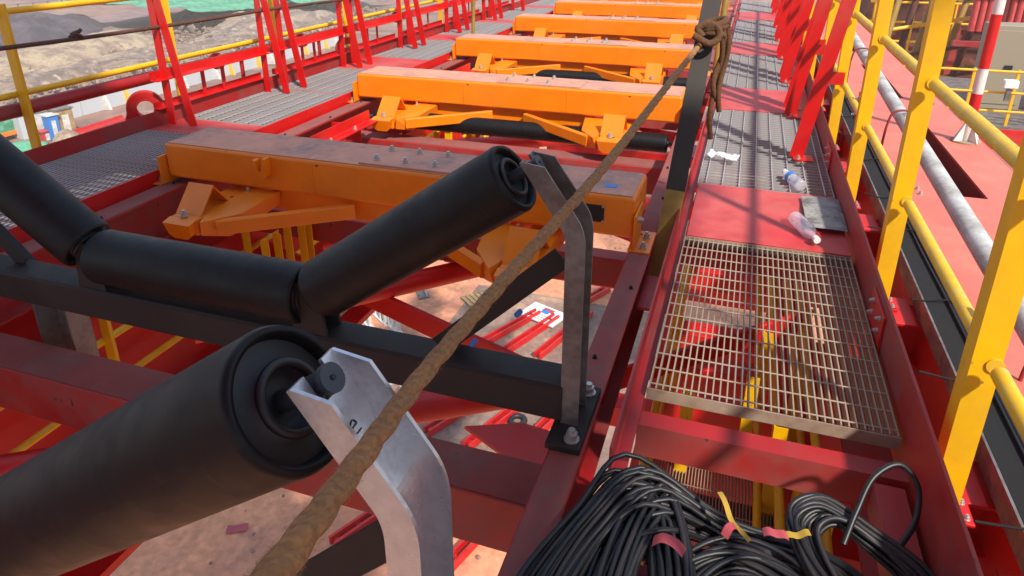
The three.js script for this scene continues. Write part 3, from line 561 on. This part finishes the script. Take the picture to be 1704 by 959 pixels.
function guard(side, za, zb, label, bottomBar) {
  const t = thing('guard_frame', label, 'guard frame', side < 0 ? 'red guard frames of the left walkway' : 'red guard frames of the right walkway');
  const xp = side < 0 ? -4.17 : 0.63, xb = side < 0 ? -3.97 : 0.44, lean = side * 0.155;
  for (const z of [za, zb]) {
    if (side < 0) part('post', bar(P.L(0.06, 0.07, 0.008), V(xp, -0.02, z), V(xp, 1.5, z), BACK), M.red, t);
    part('brace', bar(side > 0 ? P.L(-0.085, 0.085, 0.009) : P.L(0.068, 0.06, 0.009), V(xb, GRY, z), V(xb + lean * 1.5, 1.55, z), BACK), M.red, t);
    if (side > 0) bolt(t, V(xb - 0.03, GRY + 0.01, z + 0.04), UP, 0.8); if (side > 0) part('brace_clip', bx(xb - 0.06, xb + 0.06, GRY + 0.002, GRY + 0.01, z - 0.05, z + 0.07), M.red, t);
  }
  const yr = side < 0 ? 0.43 : 0.62, xr = side < 0 ? xp - 0.002 : xb + lean * 0.55 + 0.03;
  if (side > 0) for (const z of [za, zb]) part('clip_plate', bx(xb + lean * 0.5 - 0.02, xb + lean * 0.5 + 0.09, 0.58, 0.66, z - 0.012, z - 0.002), M.red, t);
  else part('mid_rail', bar(P.L(0.075, 0.07, 0.006), V(xr, yr, zb - 0.1), V(xr, yr, za + 0.1)), M.red, t);
  if (side < 0) {
    part('bottom_rail', bar(P.L(0.06, 0.05, 0.006), V(xp - 0.07, 0.2, zb - 0.05), V(xp - 0.07, 0.2, za + 0.05)), M.red, t);
    for (const q of [0.4, 0.6]) part('picket', bx(xp - 0.04, xp - 0.033, 0.2, 0.43, za + (zb - za) * q - 0.02, za + (zb - za) * q + 0.02), M.red, t);
  }
}
[[-4.03, -5.2, 'nearest red guard frame of the left walkway'], [-5.47, -6.5, 'second red guard frame of the left walkway'], [-6.72, -7.85, 'third red guard frame of the left walkway'], [-8.1, -9.3, 'fourth red guard frame of the left walkway'], [-9.6, -10.8, 'fifth red guard frame of the left walkway'], [-11.1, -12.3, 'farthest red guard frame of the left walkway']].forEach(([a, b, l]) => guard(-1, a, b, l));
[[-4.68, -5.82, 'nearest leaning red guard frame of the right walkway'], [-6.1, -7.2, 'second leaning red guard frame of the right walkway'], [-7.5, -8.6, 'third leaning red guard frame of the right walkway'], [-8.9, -10, 'fourth leaning red guard frame of the right walkway'], [-10.3, -11.4, 'fifth leaning red guard frame of the right walkway'], [-13.2, -14.3, 'farthest leaning red guard frame of the right walkway']].forEach(([a, b, l]) => guard(1, a, b, l));

// ---------------------------------------------------------------- leaning post, ropes
{
  const t = thing('rope_post', 'dark brown angle post leaning beside the right stringer, with the rope tied on it', 'post');
  const a = V(-0.30, -0.30, -3.18), b = V(-0.20, 1.12, -4.0);
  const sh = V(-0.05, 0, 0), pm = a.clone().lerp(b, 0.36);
  part('angle_bar', bar(P.L(0.1, 0.05, 0.009), pm.clone().add(sh), b.clone().add(V(-0.05, 0.04, -0.03)), BACK), M.post, t);
  part('lower_bar', bar(P.L(0.1, 0.05, 0.009), a.clone().add(sh), pm.clone().add(sh), BACK), M.olive, t).userData.label = 'lower length of the post with sunlight put into its olive colour';  // sunlit look of the lower length, put in as an olive colour
  const o = thing('thin_post', 'thin olive post standing behind the rope post', 'post');
  part('pole', tube(V(-0.29, -0.1, -7.9), V(-0.25, 1.2, -8.1), 0.035, 12), M.olive, o); part('foot', bx(-0.34, -0.24, 0.003, 0.02, -7.96, -7.84, 0.003), M.olive, o);
  
  const k = onZ(1178, 60, -3.86);
  const r = thing('safety_rope', 'thick brown rope running from the post down to the foreground', 'rope');
  const RK = [[1175, 62, 3.9], [1090, 170, 2.75], [1000, 285, 2.05], [850, 455, 1.5], [700, 630, 1.08], [590, 778, 0.80], [480, 925, 0.58], [420, 1006, 0.49]];
  const lens = V(-0.2986, -0.36, -0.884), pts = RK.map(([x, y, d]) => { const q = camPx(x, y); return C0.clone().addScaledVector(q, d / q.dot(lens)); });
  { const cv = new THREE.CatmullRomCurve3(pts, false, 'centripetal'), N = 420, L = cv.getLength(), fr = cv.computeFrenetFrames(N, false), bs = cv.getSpacedPoints(N), d0 = V(0.3, 0.9, -0.2);
    for (let j = 0; j < 3; j++) { const q = bs.map((b, i) => { const t = fr.tangents[i], n = d0.clone().cross(t).normalize(), m = t.clone().cross(n), f = i / N * L / 0.26 * 6.283 + j * 2.094; return b.clone().addScaledVector(n, Math.cos(f) * 0.0045).addScaledVector(m, Math.sin(f) * 0.0045); }); part('strand', sweep(q, 0.0112, N, 12), M.rope, r); } }
  { const cv = new THREE.CatmullRomCurve3(pts, false, 'centripetal'), pos = [], a = V(0, 0, 0);
    for (let i = 0; i < 3000; i++) { const u = Math.pow(rnd(), 0.6), q = cv.getPoint(u), d = cv.getTangent(u), n = a.set(rr(-1, 1), rr(-1, 1), rr(-1, 1)).cross(d).normalize().clone(), l = rr(0.001, 0.0045), b = q.clone().addScaledVector(n, 0.016), e1 = b.clone().addScaledVector(n, l).addScaledVector(d, rr(-0.012, 0.012)), w = d.clone().multiplyScalar(0.0004);
      pos.push(...b.clone().sub(w).toArray(), ...b.clone().add(w).toArray(), ...e1.toArray()); }
    const g = new THREE.BufferGeometry(); g.setAttribute('position', new THREE.Float32BufferAttribute(pos, 3)); g.computeVertexNormals();
    part('loose_fibres', g, new THREE.MeshStandardMaterial({ color: 0x9a7448, roughness: 0.9, side: THREE.DoubleSide }), r).userData.kind = 'stuff'; }
  const c = k.clone().add(V(0.02, 0.02, -0.05)), loop = [];
  for (let n = 0; n < 3; n++) { const q = []; for (let i = 0; i < 12; i++) { const f = i / 12 * 6.283; q.push(c.clone().add(V(0.005 + Math.cos(f) * 0.062, 0.032 * n - 0.02 + 0.02 * Math.sin(f * 1 + n), 0.02 + Math.sin(f) * 0.055))); } part('knot_turn', sweep(q, 0.019, 60, 12, true), M.ropeOld, r); }
  part('knot_turn', sweep([V(-0.02, 0.0, 0.05), V(-0.05, 0.04, 0.03), V(0.0, 0.065, 0.02), V(0.05, 0.05, 0.03), V(0.06, 0.0, 0.04), V(0.02, -0.03, 0.06), V(-0.07, 0.01, 0.06)].map(q => q.add(k)), 0.019, 60, 12), M.ropeOld, r);
  for (const [dx, l, w] of [[0.075, 0.40, 0.02], [0.10, 0.46, 0.012], [0.07, 0.62, 0.015]]) { const q = []; for (let i = 0; i <= 8; i++) q.push(k.clone().add(V(dx + w * Math.sin(i * 0.8), 0.05 - l * i / 8, -0.02 + w * Math.cos(i)))); part('rope_tail', sweep(q, 0.015, 40, 10), M.ropeOld, r); }
  const w = thing('wire_rope', 'rusty wire rope with a knot strung along the left guard frames', 'rope');
  const wp = []; for (let i = 0; i <= 10; i++) { const q = i / 10; wp.push(V(-4.11, 0.86 - 0.09 * q - 0.012 * Math.sin(q * 6.28), -2.4 - q * 4.6)); }
  part('rope_run', sweep(wp, 0.014, 120, 10), M.wire, w);
  part('knot', sweep([V(0, 0.0, 0.06), V(0.012, 0.015, 0.02), V(0.014, -0.01, -0.02), V(-0.01, -0.016, 0.0), V(-0.012, 0.012, 0.03), V(0.01, 0.03, -0.01), V(0.0, 0.036, -0.03)].map(q => q.add(V(-4.11, 0.845, -3.37))), 0.012, 50, 8), M.wire, w);
  const s = thing('prop_pole', 'thin brown pole leaning beside the fourth orange beam', 'pole');
  part('pole', tube(V(-3.3, 0.0, -8.2), V(-3.28, 1.0, -8.25), 0.022, 10), M.olive, s);
}

// ---------------------------------------------------------------- cables in the foreground
{
  const pl = thing('walkway_plate', 'dark plate of the right walkway hidden beneath the cable coils', 'steel plate');
  part('tread', bx(-0.33, 0.585, -0.16, -0.145, -1.44, 0.3), M.redOld, pl);
  const R = 0.0072;
  function coil(label, base, n, jx, jy, jz, mats, r = R, seg = 70, drop = 0.062) {
    const t = thing('cable_coil', label, 'cable coil', 'coils of black cable');
    for (let i = 0; i < n; i++) {
      const ox = rr(-1, 1), oy = rr(0, 1), oz = rr(-1, 1), sc = rr(-1, 1);
      const cx = base.reduce((s, p) => s + p[0], 0) / base.length, cz = base.reduce((s, p) => s + p[2], 0) / base.length;
      const pts = base.map(([x, y, z, f = 1]) => V(x + (x - cx) * 0.22 * sc * f + jx * ox * f + rr(-0.007, 0.007), y - drop + jy * oy * f + rr(-0.004, 0.004), z + (z - cz) * 0.16 * sc * f + jz * oz * f + rr(-0.007, 0.007)));
      part('cable', sweep(pts, r * rr(0.9, 1.1), seg, 7, true), mats[i % mats.length], t);
    }
    return t;
  }
  const mats = [M.cable, M.cableB, M.cable];
  const A = coil('widest coil of black cable arching over the left edge of the pile', [[-0.12, 0.045, -1.48, 1.6], [-0.22, 0.05, -1.35], [-0.29, 0.02, -1.12], [-0.31, -0.02, -0.75], [0.1, -0.04, -0.62], [0.46, -0.04, -0.8], [0.48, -0.02, -1.2], [0.34, 0.0, -1.46, 0.7], [0.1, 0.02, -1.49, 0.6]], 56, 0.03, 0.07, 0.035, mats, R, 80);
  const A2 = coil('bundle of black cable draped straight down through the middle of the pile', [[-0.10, 0.075, -1.485, 1.1], [-0.14, 0.09, -1.34, 1], [-0.16, 0.08, -1.05], [-0.14, 0.02, -0.6], [0.02, 0.02, -0.6], [0.0, 0.08, -1.05], [-0.04, 0.09, -1.34, 1]], 34, 0.05, 0.05, 0.02, mats);
  const B = coil('low round coil of black cable at the bottom picture edge', [[0.0, 0.05, -1.24], [0.12, 0.06, -1.36], [0.26, 0.05, -1.33], [0.36, 0.02, -1.12], [0.34, 0.0, -0.8], [0.1, 0.0, -0.7], [-0.02, 0.03, -0.95]], 32, 0.02, 0.06, 0.035, mats);
  const D = coil('tilted oval coil of black cable against the toe plate', [[0.28, 0.09, -1.50], [0.33, 0.11, -1.54], [0.44, 0.08, -1.51], [0.55, 0.04, -1.45], [0.565, 0.0, -1.34], [0.46, 0.02, -1.30], [0.33, 0.05, -1.38]], 22, 0.010, 0.04, 0.014, mats, 0.0075, 70, 0.03);
  const E = thing('loose_cable', 'single black cable looping up from the oval coil', 'cable');
  part('cable', sweep([V(0.37, 0.08, -1.46), V(0.40, 0.13, -1.53), V(0.44, 0.19, -1.60), V(0.50, 0.21, -1.64), V(0.545, 0.17, -1.63), V(0.54, 0.12, -1.56), V(0.50, 0.07, -1.5)], 0.0075, 60, 8), M.cable, E);
  part('cable', sweep([V(0.35, 0.06, -1.22), V(0.48, 0.09, -1.32), V(0.60, 0.11, -1.38), V(0.72, 0.13, -1.42), V(0.95, 0.10, -1.40), V(1.2, 0.0, -1.2)], 0.014, 60, 8), M.cable, E);
  // bits of tape
  const tape = (label, pts, w, mat) => { const c = new THREE.CatmullRomCurve3(pts.map(p => V(...p))), g = new THREE.PlaneGeometry(1, w, 16, 1), p = g.attributes.position; for (let i = 0; i < p.count; i++) { const u = p.getX(i) + 0.5, q = c.getPoint(u), d = c.getTangent(u), s = d.clone().cross(UP).normalize(); q.addScaledVector(s, p.getY(i)); p.setXYZ(i, q.x, q.y - 0.05 + 0.004 * Math.sin(u * 9), q.z); } g.computeVertexNormals(); mat.side = THREE.DoubleSide; single('tape_strip', label, 'tape', g, mat, 'tape on the cables'); };
  tape('yellow tape strip curling across the straight cable run', [[0.07, 0.165, -1.50], [0.09, 0.16, -1.46], [0.11, 0.15, -1.42], [0.15, 0.135, -1.39]], 0.014, M.tapeY);
  tape('yellow tape end beside the pink wrapped tape', [[0.23, 0.14, -1.43], [0.26, 0.145, -1.44], [0.29, 0.15, -1.45]], 0.02, M.tapeY);
  tape('pink tape wrapped round the straight cable run', [[0.18, 0.145, -1.42], [0.21, 0.15, -1.425], [0.24, 0.14, -1.43]], 0.026, M.tapeP);
  tape('small pink tape loop left of the wrapped tape', [[0.09, 0.14, -1.38], [0.105, 0.165, -1.40], [0.12, 0.14, -1.41]], 0.022, M.tapeP);
  tape('red tape binding the draped cable bundle', [[-0.075, 0.17, -1.28], [-0.04, 0.195, -1.28], [0.0, 0.17, -1.27]], 0.03, M.tapeP);
}

// ---------------------------------------------------------------- litter on the walkway
function bottle(label, p, dir, L, r, cap, band) {
  const t = thing('plastic_bottle', label, 'bottle', 'plastic bottles on the walkway', V(...p));
  t.quaternion.setFromUnitVectors(UP, V(...dir).normalize());
  const pr = [[0.001, 0], [r * 0.8, 0.002], [r, 0.015], [r * 0.98, L * 0.2], [r * 0.93, L * 0.25], [r, L * 0.3], [r * 0.95, L * 0.45], [r, L * 0.52], [r, L * 0.66], [r * 0.8, L * 0.8], [0.014, L * 0.9], [0.0135, L]].map(q => new THREE.Vector2(...q));
  part('body', new THREE.LatheGeometry(pr, 28), M.pet, t);
  part('cap', new THREE.CylinderGeometry(0.0165, 0.0165, 0.022, 16).translate(0, L + 0.004, 0), cap, t);
  if (band) part('wrapper', new THREE.CylinderGeometry(r + 0.001, r + 0.001, L * 0.17, 28, 1, true).translate(0, L * 0.59, 0), band, t);
}
bottle('clear plastic bottle with a blue label on the grating', [0.395, 0.115, -4.02], [-0.34, 0, -1], 0.24, 0.035, M.white, M.blueP);
bottle('empty pale plastic bottle lying across the plate and the grating', [0.335, 0.12, -3.52], [0.34, 0, 1], 0.27, 0.036, M.white, null);
{
  const g = new THREE.PlaneGeometry(0.2, 0.09, 14, 8).rotateX(-Math.PI / 2), p = g.attributes.position, f = fbm(5, 90, 3);
  for (let i = 0; i < p.count; i++) p.setY(i, 0.07 * f((p.getX(i) + 0.1) * 4.9, (p.getZ(i) + 0.05) * 9));
  g.rotateY(-0.35); g.translate(-0.06, 0.085, -4.46); g.computeVertexNormals(); const mt = M.pet.clone(); mt.side = THREE.DoubleSide; mt.transmission = 0.45; mt.roughness = 0.3;
  single('plastic_wrapper', 'crushed clear plastic wrapper on the grating', 'litter', g, mt);
  const h = new THREE.PlaneGeometry(0.19, 0.46, 10, 22).rotateX(-Math.PI / 2), q = h.attributes.position, f2 = fbm(3, 91, 3);
  for (let i = 0; i < q.count; i++) q.setY(i, 0.016 + 0.03 * f2(q.getX(i) + 0.3, q.getZ(i) + 0.5));
  h.translate(0.485, GRY - 0.004, -3.66); h.computeVertexNormals(); M.mat.side = THREE.DoubleSide;
  single('rubber_mat', 'grey rubber mat on the corner of the red plate', 'mat', uvm(h), M.mat);
}

// ---------------------------------------------------------------- things on the ground below
{
  const put = (px, py) => onY(px, py, GY);
  const beams = [[850, 550, 0.55, 4.2], [885, 560, 0.5, 4.2], [940, 560, 0.5, 5], [750, 700, 0.9, 2.6], [820, 715, 0.7, 3.2], [890, 730, 0.65, 3.2], [985, 500, 0.2, 3], [620, 905, 1.0, 3], [760, 935, 0.8, 3], [600, 880, 0.9, 2.2]];
  beams.forEach(([px, py, a, L], i) => {
    const p = put(px, py), t = thing('steel_truss', `red steel section on the ground, ${['left of the signboard row', 'second of the signboard row', 'longest, below the signboard', 'under the red pipe brace', 'beside a dark tyre', 'right beside the dark base plate', 'alone behind the idler bracket', 'under the foreground bracket', 'at the bottom picture edge', 'below the foreground rope'][i]}`, 'steel section', 'red steel on the ground', p);
    t.rotation.y = -0.45 + (i % 3) * 0.07;
    for (const s of [-0.16, 0.16]) part('channel', bx(s - 0.05, s + 0.05, 0.05, 0.35, -L / 2, L / 2), M.red, t);
    for (let q = -1; q <= 1; q++) part('lacing', bx(-0.16, 0.16, 0.1, 0.2, q * L * 0.4 - 0.08, q * L * 0.4 + 0.08), M.red, t);
  });
  [[605, 535], [630, 530], [652, 545], [670, 645], [640, 655]].forEach(([px, py], i) => {
    const t = thing('white_rack', `small white steel rack on the ground, ${['leftmost', 'second', 'third', 'right lower', 'left lower'][i]} of the group`, 'rack', 'white racks on the ground', put(px, py)); t.rotation.y = -0.6;
    part('base', bx(-1.0, 1.0, 0, 0.15, -0.15, 0.15), M.whiteP, t);
    for (const x of [-0.8, -0.3, 0.3, 0.8]) part('upright', bx(x - 0.07, x + 0.07, 0.15, 1.0, -0.08, 0.08), M.whiteP, t);
  });
  const sb = thing('signboard', 'white signboard with red and blue marks standing on the ground', 'signboard', null, put(905, 528)); sb.rotation.y = -0.35;
  part('board', bx(-1.1, 1.1, 0.12, 0.2, -0.75, 0.75), M.white, sb); part('red_mark', bx(-0.3, 0.35, 0.201, 0.206, -0.6, -0.25), M.tapeP, sb); part('blue_mark', bx(-0.25, 0.2, 0.207, 0.212, -0.35, -0.05), M.blueP, sb);
  for (let i = 0; i < 3; i++) part('text_line', bx(-0.85, 0.6 - i * 0.1, 0.201, 0.205, 0.15 + i * 0.2, 0.2 + i * 0.2), M.galvDull, sb);
  const wp = thing('window_unit', 'white framed panel lying on the ground behind the diagonal brace', 'panel', null, put(706, 490)); wp.rotation.y = -0.9;
  for (const x of [-0.45, 0.05]) part('pane', bx(x, x + 0.42, 0, 0.8, -0.1, -0.05), M.whiteP, wp); part('frame', bx(-0.55, 0.55, -0.02, 0.12, -0.2, 0.4), M.galvDull, wp);
  const pal = thing('pallet', 'pale timber pallet with white litter on the ground', 'pallet', null, put(800, 505)); pal.rotation.y = -0.7;
  for (let i = 0; i < 5; i++) part('plank', bx(-1.0, 1.0, 0.1, 0.16, -0.6 + i * 0.28, -0.38 + i * 0.28), M.wood, pal); for (const x of [-0.9, 0, 0.9]) part('bearer', bx(x - 0.06, x + 0.06, 0, 0.1, -0.6, 0.76), M.wood, pal);
  single('tyre', 'dark rubber tyre lying among the red sections', 'tyre', new THREE.TorusGeometry(0.3, 0.12, 10, 24).rotateX(Math.PI / 2).translate(...put(862, 704).add(V(0, 0.12, 0)).toArray()), M.rubberEnd);
  single('red_rag', 'small red cloth lying on the pink ground at lower left', 'cloth', (() => { const g = new THREE.PlaneGeometry(0.7, 0.35, 8, 4).rotateX(-Math.PI / 2), p = g.attributes.position; for (let i = 0; i < p.count; i++) p.setY(i, 0.04 + 0.05 * rnd()); g.rotateY(0.5); g.translate(...put(395, 882).toArray()); g.computeVertexNormals(); return g; })(), M.tapeP);
  const kb = thing('timber_stack', 'row of pale planks on the ground behind the idler beam', 'planks', null, put(690, 628)); kb.rotation.y = -0.25;
  for (let i = 0; i < 4; i++) part('plank', bx(-2.2, 2.2, 0.0 + (i % 2) * 0.09, 0.08 + (i % 2) * 0.09, -0.5 + i * 0.22, -0.32 + i * 0.22), M.wood, kb);
}
function scatter(name, label, n, mat, fn, s0, s1) {
  const g = new THREE.IcosahedronGeometry(1, 0), m = new THREE.InstancedMesh(g, mat, n), o = new THREE.Object3D();
  for (let i = 0; i < n; i++) { const [x, y, z] = fn(); o.position.set(x, y, z); o.rotation.set(rr(0, 6), rr(0, 6), rr(0, 6)); const k = rr(s0, s1) * (rnd() < 0.1 ? 2 : 1); o.scale.set(k, k * rr(0.4, 0.8), k * rr(0.6, 1.3)); o.updateMatrix(); m.setMatrixAt(i, o.matrix); }
  m.name = numbered(name); m.userData = { kind: 'stuff', label, category: 'stones' }; finish(m); scene.add(m);
}
scatter('loose_stones', 'loose stones strewn over the earth banks beyond the white wall', 3500, M.rubble, () => { const z = rr(-150, -45); return [rr(-108, -76), GY + rr(0.1, 1.6), z]; }, 0.15, 0.5);
scatter('yard_debris', 'small chips and gravel scattered on the yard below', 450, M.yardGrey, () => [rr(-26, 4), GY + 0.03, rr(-45, -9)], 0.03, 0.09);
{ // site beyond the left walkway
  const t = thing('site_wall', 'long white site wall with pale yellow buttresses on the left', 'wall');
  for (let i = 0; i < 26; i++) {
    const z = -34 - i * 3.0; part('panel', bx(-69.1, -68.9, GY, GY + 2.6 + 0.06 * (i % 3), z - 2.96, z - 0.04), M.wall, t);
    if (i % 3 !== 1) part('buttress', extr([[-68.9, GY], [-68.1, GY], [-68.9, GY + 2.3]], 0.35, z - 0.2), i % 2 ? M.yellowWorn : M.whiteP, t);
  }
  part('coping', bx(-69.4, -68.6, GY + 2.7, GY + 2.9, -112, -34), M.whiteP, t);
  const onG = (px, py) => onY(px, py, GY);
  const hut = (name, label, px, py, w, h, d, mat, cat, roof) => { const g = thing(name, label, cat, null, onG(px, py)); part('body', bx(-w / 2, w / 2, 0, h, -d / 2, d / 2, 0.02), mat, g); part('roof', bx(-w / 2 - 0.12, w / 2 + 0.12, h, h + 0.12, -d / 2 - 0.12, d / 2 + 0.12), roof || M.galvDull, g); part('door', bx(w / 2, w / 2 + 0.03, 0.05, h * 0.8, -d * 0.2, d * 0.2), M.whiteP, g); g.rotation.y = -0.2; return g; };
  hut('portable_toilet', 'blue portable cabin standing on the ground beside a brown hut', 91, 231, 1.0, 2.4, 1.0, M.blueP, 'cabin', M.whiteP);
  hut('brown_hut', 'narrow brown hut beside the blue cabin', 108, 224, 1.6, 2.7, 1.6, M.wood, 'hut');
  hut('site_shed', 'white flat roofed shed by the site wall', 55, 224, 2.6, 2.4, 3, M.wall, 'shed', M.wall);
  hut('pink_box', 'small pink box on the ground by the blue cabin', 77, 233, 0.9, 0.9, 0.9, M.plate, 'box', M.plate);
  single('covered_pile', 'pale yellow covered pile beside the brown hut', 'pile', (() => { const g = new THREE.IcosahedronGeometry(1.3, 3), p = g.attributes.position, f = fbm(3, 95, 3); for (let i = 0; i < p.count; i++) { const s = 0.8 + 0.4 * f(p.getX(i) * 0.3 + 0.5, p.getZ(i) * 0.3 + p.getY(i) * 0.2 + 0.5); p.setXYZ(i, p.getX(i) * s, Math.max(-0.1, p.getY(i) * s), p.getZ(i) * s); } g.computeVertexNormals(); const q = onG(114, 238); g.translate(q.x, q.y, q.z); return uvm(g); })(), M.sand);
  const bed = thing('red_trough', 'long low red trough on the ground in front of the site wall', 'trough', null, onG(175, 212)); bed.rotation.y = 0.05;
  part('floor', bx(-0.8, 0.8, 0.1, 0.2, -3.2, 3.2), M.red, bed); for (const x of [-0.85, 0.75]) part('side', bx(x, x + 0.1, 0, 0.5, -3.2, 3.2), M.red, bed);
  const gp = thing('green_pile', 'green netting heap at the left picture edge behind the yellow post', 'netting', null, onG(18, 256));
  part('netting', (() => { const g = new THREE.SphereGeometry(2.0, 24, 12, 0, 6.284, 0, 1.57), p = g.attributes.position, f = fbm(4, 97, 3); for (let i = 0; i < p.count; i++) { const s = 0.7 + 0.6 * f(p.getX(i) * 0.2 + 0.5, p.getZ(i) * 0.2 + 0.5); p.setXYZ(i, p.getX(i) * s, p.getY(i) * s * 0.4, p.getZ(i) * s * 1.6); } g.computeVertexNormals(); return uvm(g); })(), M.net, gp);
  const ot = thing('orange_trailer', 'low orange and pale flatbed at the left picture edge', 'trailer', null, onG(12, 230)); part('bed', bx(-1.2, 1.2, 0.5, 0.9, -2.5, 2.5), M.orange, ot); part('load', bx(-1.0, 1.0, 0.9, 2.1, -2.4, 1.6), M.net, ot); part('wheel_row', bx(-1.1, 1.1, 0, 0.5, -2.2, -1.0), M.rubberEnd, ot);
  const nets = [[352, 34, 17, 20, 98], [505, 20, 14, 18, 99]];
  nets.forEach(([px, py, rx, rz, sd], i) => { const q = onG(px, py), f = fbm(5, sd, 4), g = new THREE.PlaneGeometry(2 * rx, 2 * rz, 30, 30).rotateX(-Math.PI / 2), p = g.attributes.position; for (let k = 0; k < p.count; k++) { const u = p.getX(k) / (2 * rx) + 0.5, v = p.getZ(k) / (2 * rz) + 0.5; p.setXYZ(k, p.getX(k) * (0.8 + 0.5 * f(v, 0.3)), 3.2 + 1.6 * f(u, v) + 1.5 * Math.sin(u * 3.1), p.getZ(k) * (0.75 + 0.5 * f(u, 0.7))); } g.translate(q.x, q.y, q.z); g.computeVertexNormals(); M.net.side = THREE.DoubleSide; single('green_netting', i ? 'smaller green dust netting farther along the bank' : 'large green dust netting spread over the earth bank', 'netting', uvm(g), M.net, 'green dust netting'); });
  const fence = thing('far_fence', 'far dark fence line along the haul road', 'fence'); for (let i = 0; i < 30; i++) part('fence_post', bx(-171, -170.7, GY, GY + 2.2, -90 - i * 4, -89.7 - i * 4), M.galvDull, fence); for (const y of [0.8, 1.9]) part('fence_rail', bx(-170.95, -170.8, GY + y, GY + y + 0.12, -208, -88), M.galvDull, fence);
}
{ // machinery beyond the right deck
  const t = thing('side_platform', 'machine platform with yellow railings beyond the striped pole', 'platform');
  part('main_beam', bx(3.2, 14, -4.0, -3.0, -19.6, -18.8, 0.02), M.red, t);
  part('floor', bx(3.2, 14, -3.0, -2.94, -25, -18.8), M.galvDull, t);
  for (let i = 0; i < 12; i++) part('rail_post', bx(3.4 + i * 0.9, 3.46 + i * 0.9, -2.94, -1.6, -18.95, -18.89), M.yellow, t);
  for (const y of [-2.6, -2.15, -1.65]) part('rail', tube(V(3.3, y, -18.9), V(14, y, -18.9), 0.03, 8), M.yellow, t);
  const cb = (label, x0, x1, y1, z, m) => { const c = thing('control_cabinet', label, 'cabinet', 'control cabinets', V(0, 0, 0)); part('case', bx(x0, x1, -2.94, y1, z - 0.8, z, 0.02), m, c); part('door', bx(x0 + 0.08, x1 - 0.08, -2.8, y1 - 0.12, z, z + 0.02, 0.01), m, c); part('handle', bx((x0 + x1) / 2 - 0.05, (x0 + x1) / 2 + 0.12, (y1 - 2.94) / 2 - 0.02, (y1 - 2.94) / 2 + 0.08, z + 0.02, z + 0.06), M.black, c); part('legs', bx(x0 + 0.1, x1 - 0.1, -3, -2.9, z - 0.7, z - 0.1), M.galvDull, c); };
  M.cab = new THREE.MeshStandardMaterial({ color: 0x8f836f, roughness: 0.6 });
  cb('large beige control cabinet behind the striped pole', 7.3, 9.3, -0.6, -20.5, M.cab); cb('narrow grey control cabinet left of the beige one', 5.9, 6.9, -0.8, -20.7, M.cab);
  const sh = thing('red_shed', 'small red corrugated shed behind the control cabinets', 'shed'); for (let i = 0; i < 26; i++) part('corrugation', tube(V(6.8 + i * 0.2, -1.6, -26), V(6.8 + i * 0.2, -0.35, -26), 0.105, 8), M.plate, sh); part('roof', bx(6.6, 12.2, -0.35, -0.25, -29, -25.7), M.plate, sh); part('opening', bx(8.6, 10.4, -0.9, -0.4, -25.9, -25.85), M.black, sh);
  const tr = thing('truss_leg', 'rusty lattice legs of the neighbouring machine', 'truss');
  for (let i = 0; i < 6; i++) part('leg_bar', tube(V(4.2 + i * 0.55, -6, -27 - i * 0.4), V(5.6 + i * 0.7, 2.2, -30 - i * 0.4), 0.12, 8), i % 2 ? M.oreDark : M.olive, tr);
  for (let i = 0; i < 8; i++) part('lacing', tube(V(4.4 + i * 0.1, -5 + i, -27.4 - i * 0.35), V(8.2 + i * 0.2, -4.4 + i, -29 - i * 0.35), 0.07, 8), i % 3 ? M.oreDark : M.yellow, tr);
  for (let i = 0; i < 34; i++) { const x = rr(4.6, 11), z = rr(-32, -24), y = rr(-5.5, 0.5), k = rnd(), l = rr(1.2, 3.4), m = [M.oreDark, M.olive, M.redOld, M.galvDull, M.yellow][Math.floor(rnd() * 5)];
    part('machine_member', k < 0.4 ? bx(x, x + 0.16, y, y + l, z, z + 0.16) : k < 0.75 ? bx(x, x + l, y, y + 0.16, z, z + 0.2) : tube(V(x, y, z), V(x + l, y + rr(-1, 1.4), z - 1), 0.08, 8), m, tr); }
  const hp = thing('machine_house', 'dark brown machine house behind the lattice legs', 'machine house'); part('wall', bx(4.8, 20, -9, -0.4, -40, -34), M.oreDark, hp); for (let i = 0; i < 5; i++) part('wall_rib', bx(5.4 + i * 2.8, 5.7 + i * 2.8, -9, -0.4, -33.98, -33.8), M.redOld, hp);
  for (let i = 0; i < 3; i++) { part('gallery_rail', tube(V(4.8, -3 + i * 0.8, -33.2), V(20, -3 + i * 0.8, -33.2), 0.05, 8), M.yellow, hp); }
  for (let i = 0; i < 10; i++) part('gallery_post', tube(V(5 + i * 1.5, -3.4, -33.2), V(5 + i * 1.5, -1.4, -33.2), 0.05, 8), M.yellow, hp);
  const fl = thing('floodlight', 'white floodlight fixed to the railing beside the striped pole', 'floodlight'); part('lamp_head', bx(5.8, 6.1, -2.0, -1.8, -18.8, -18.6, 0.03), M.white, fl); part('bracket', bx(5.9, 6.0, -2.3, -2.0, -18.75, -18.65), M.galvDull, fl);
  gratingX('lower_grating', 'dark grating walkway below the right girder deck', 2.4, 4.4, -11.6, -4.5, -1.6, 0.09, 6, M.grate);
}

// ---------------------------------------------------------------- unseen platform added behind and above the viewer to shade the foreground
{
  const t = thing('shade_platform', 'unseen red steel platform added above the viewer to cast shade', 'platform');
  part('floor_plate', bx(-5.2, 2.75, 4.4, 4.46, -1.2, 6), M.redOld, t);
  for (const [x, z] of [[-5, 5.6], [2.6, 5.6], [-5, 2.4], [2.6, 2.4]]) part('column', bx(x - 0.1, x + 0.1, x > 0 ? -0.3 : -0.1, 4.4, z - 0.1, z + 0.1, 0.01), M.red, t);
  for (const z of [-1.15, 1, 3.2]) part('floor_beam', bx(-5.2, 2.75, 4.2, 4.398, z - 0.06, z + 0.06), M.red, t);
}
renderer.render(scene, camera);
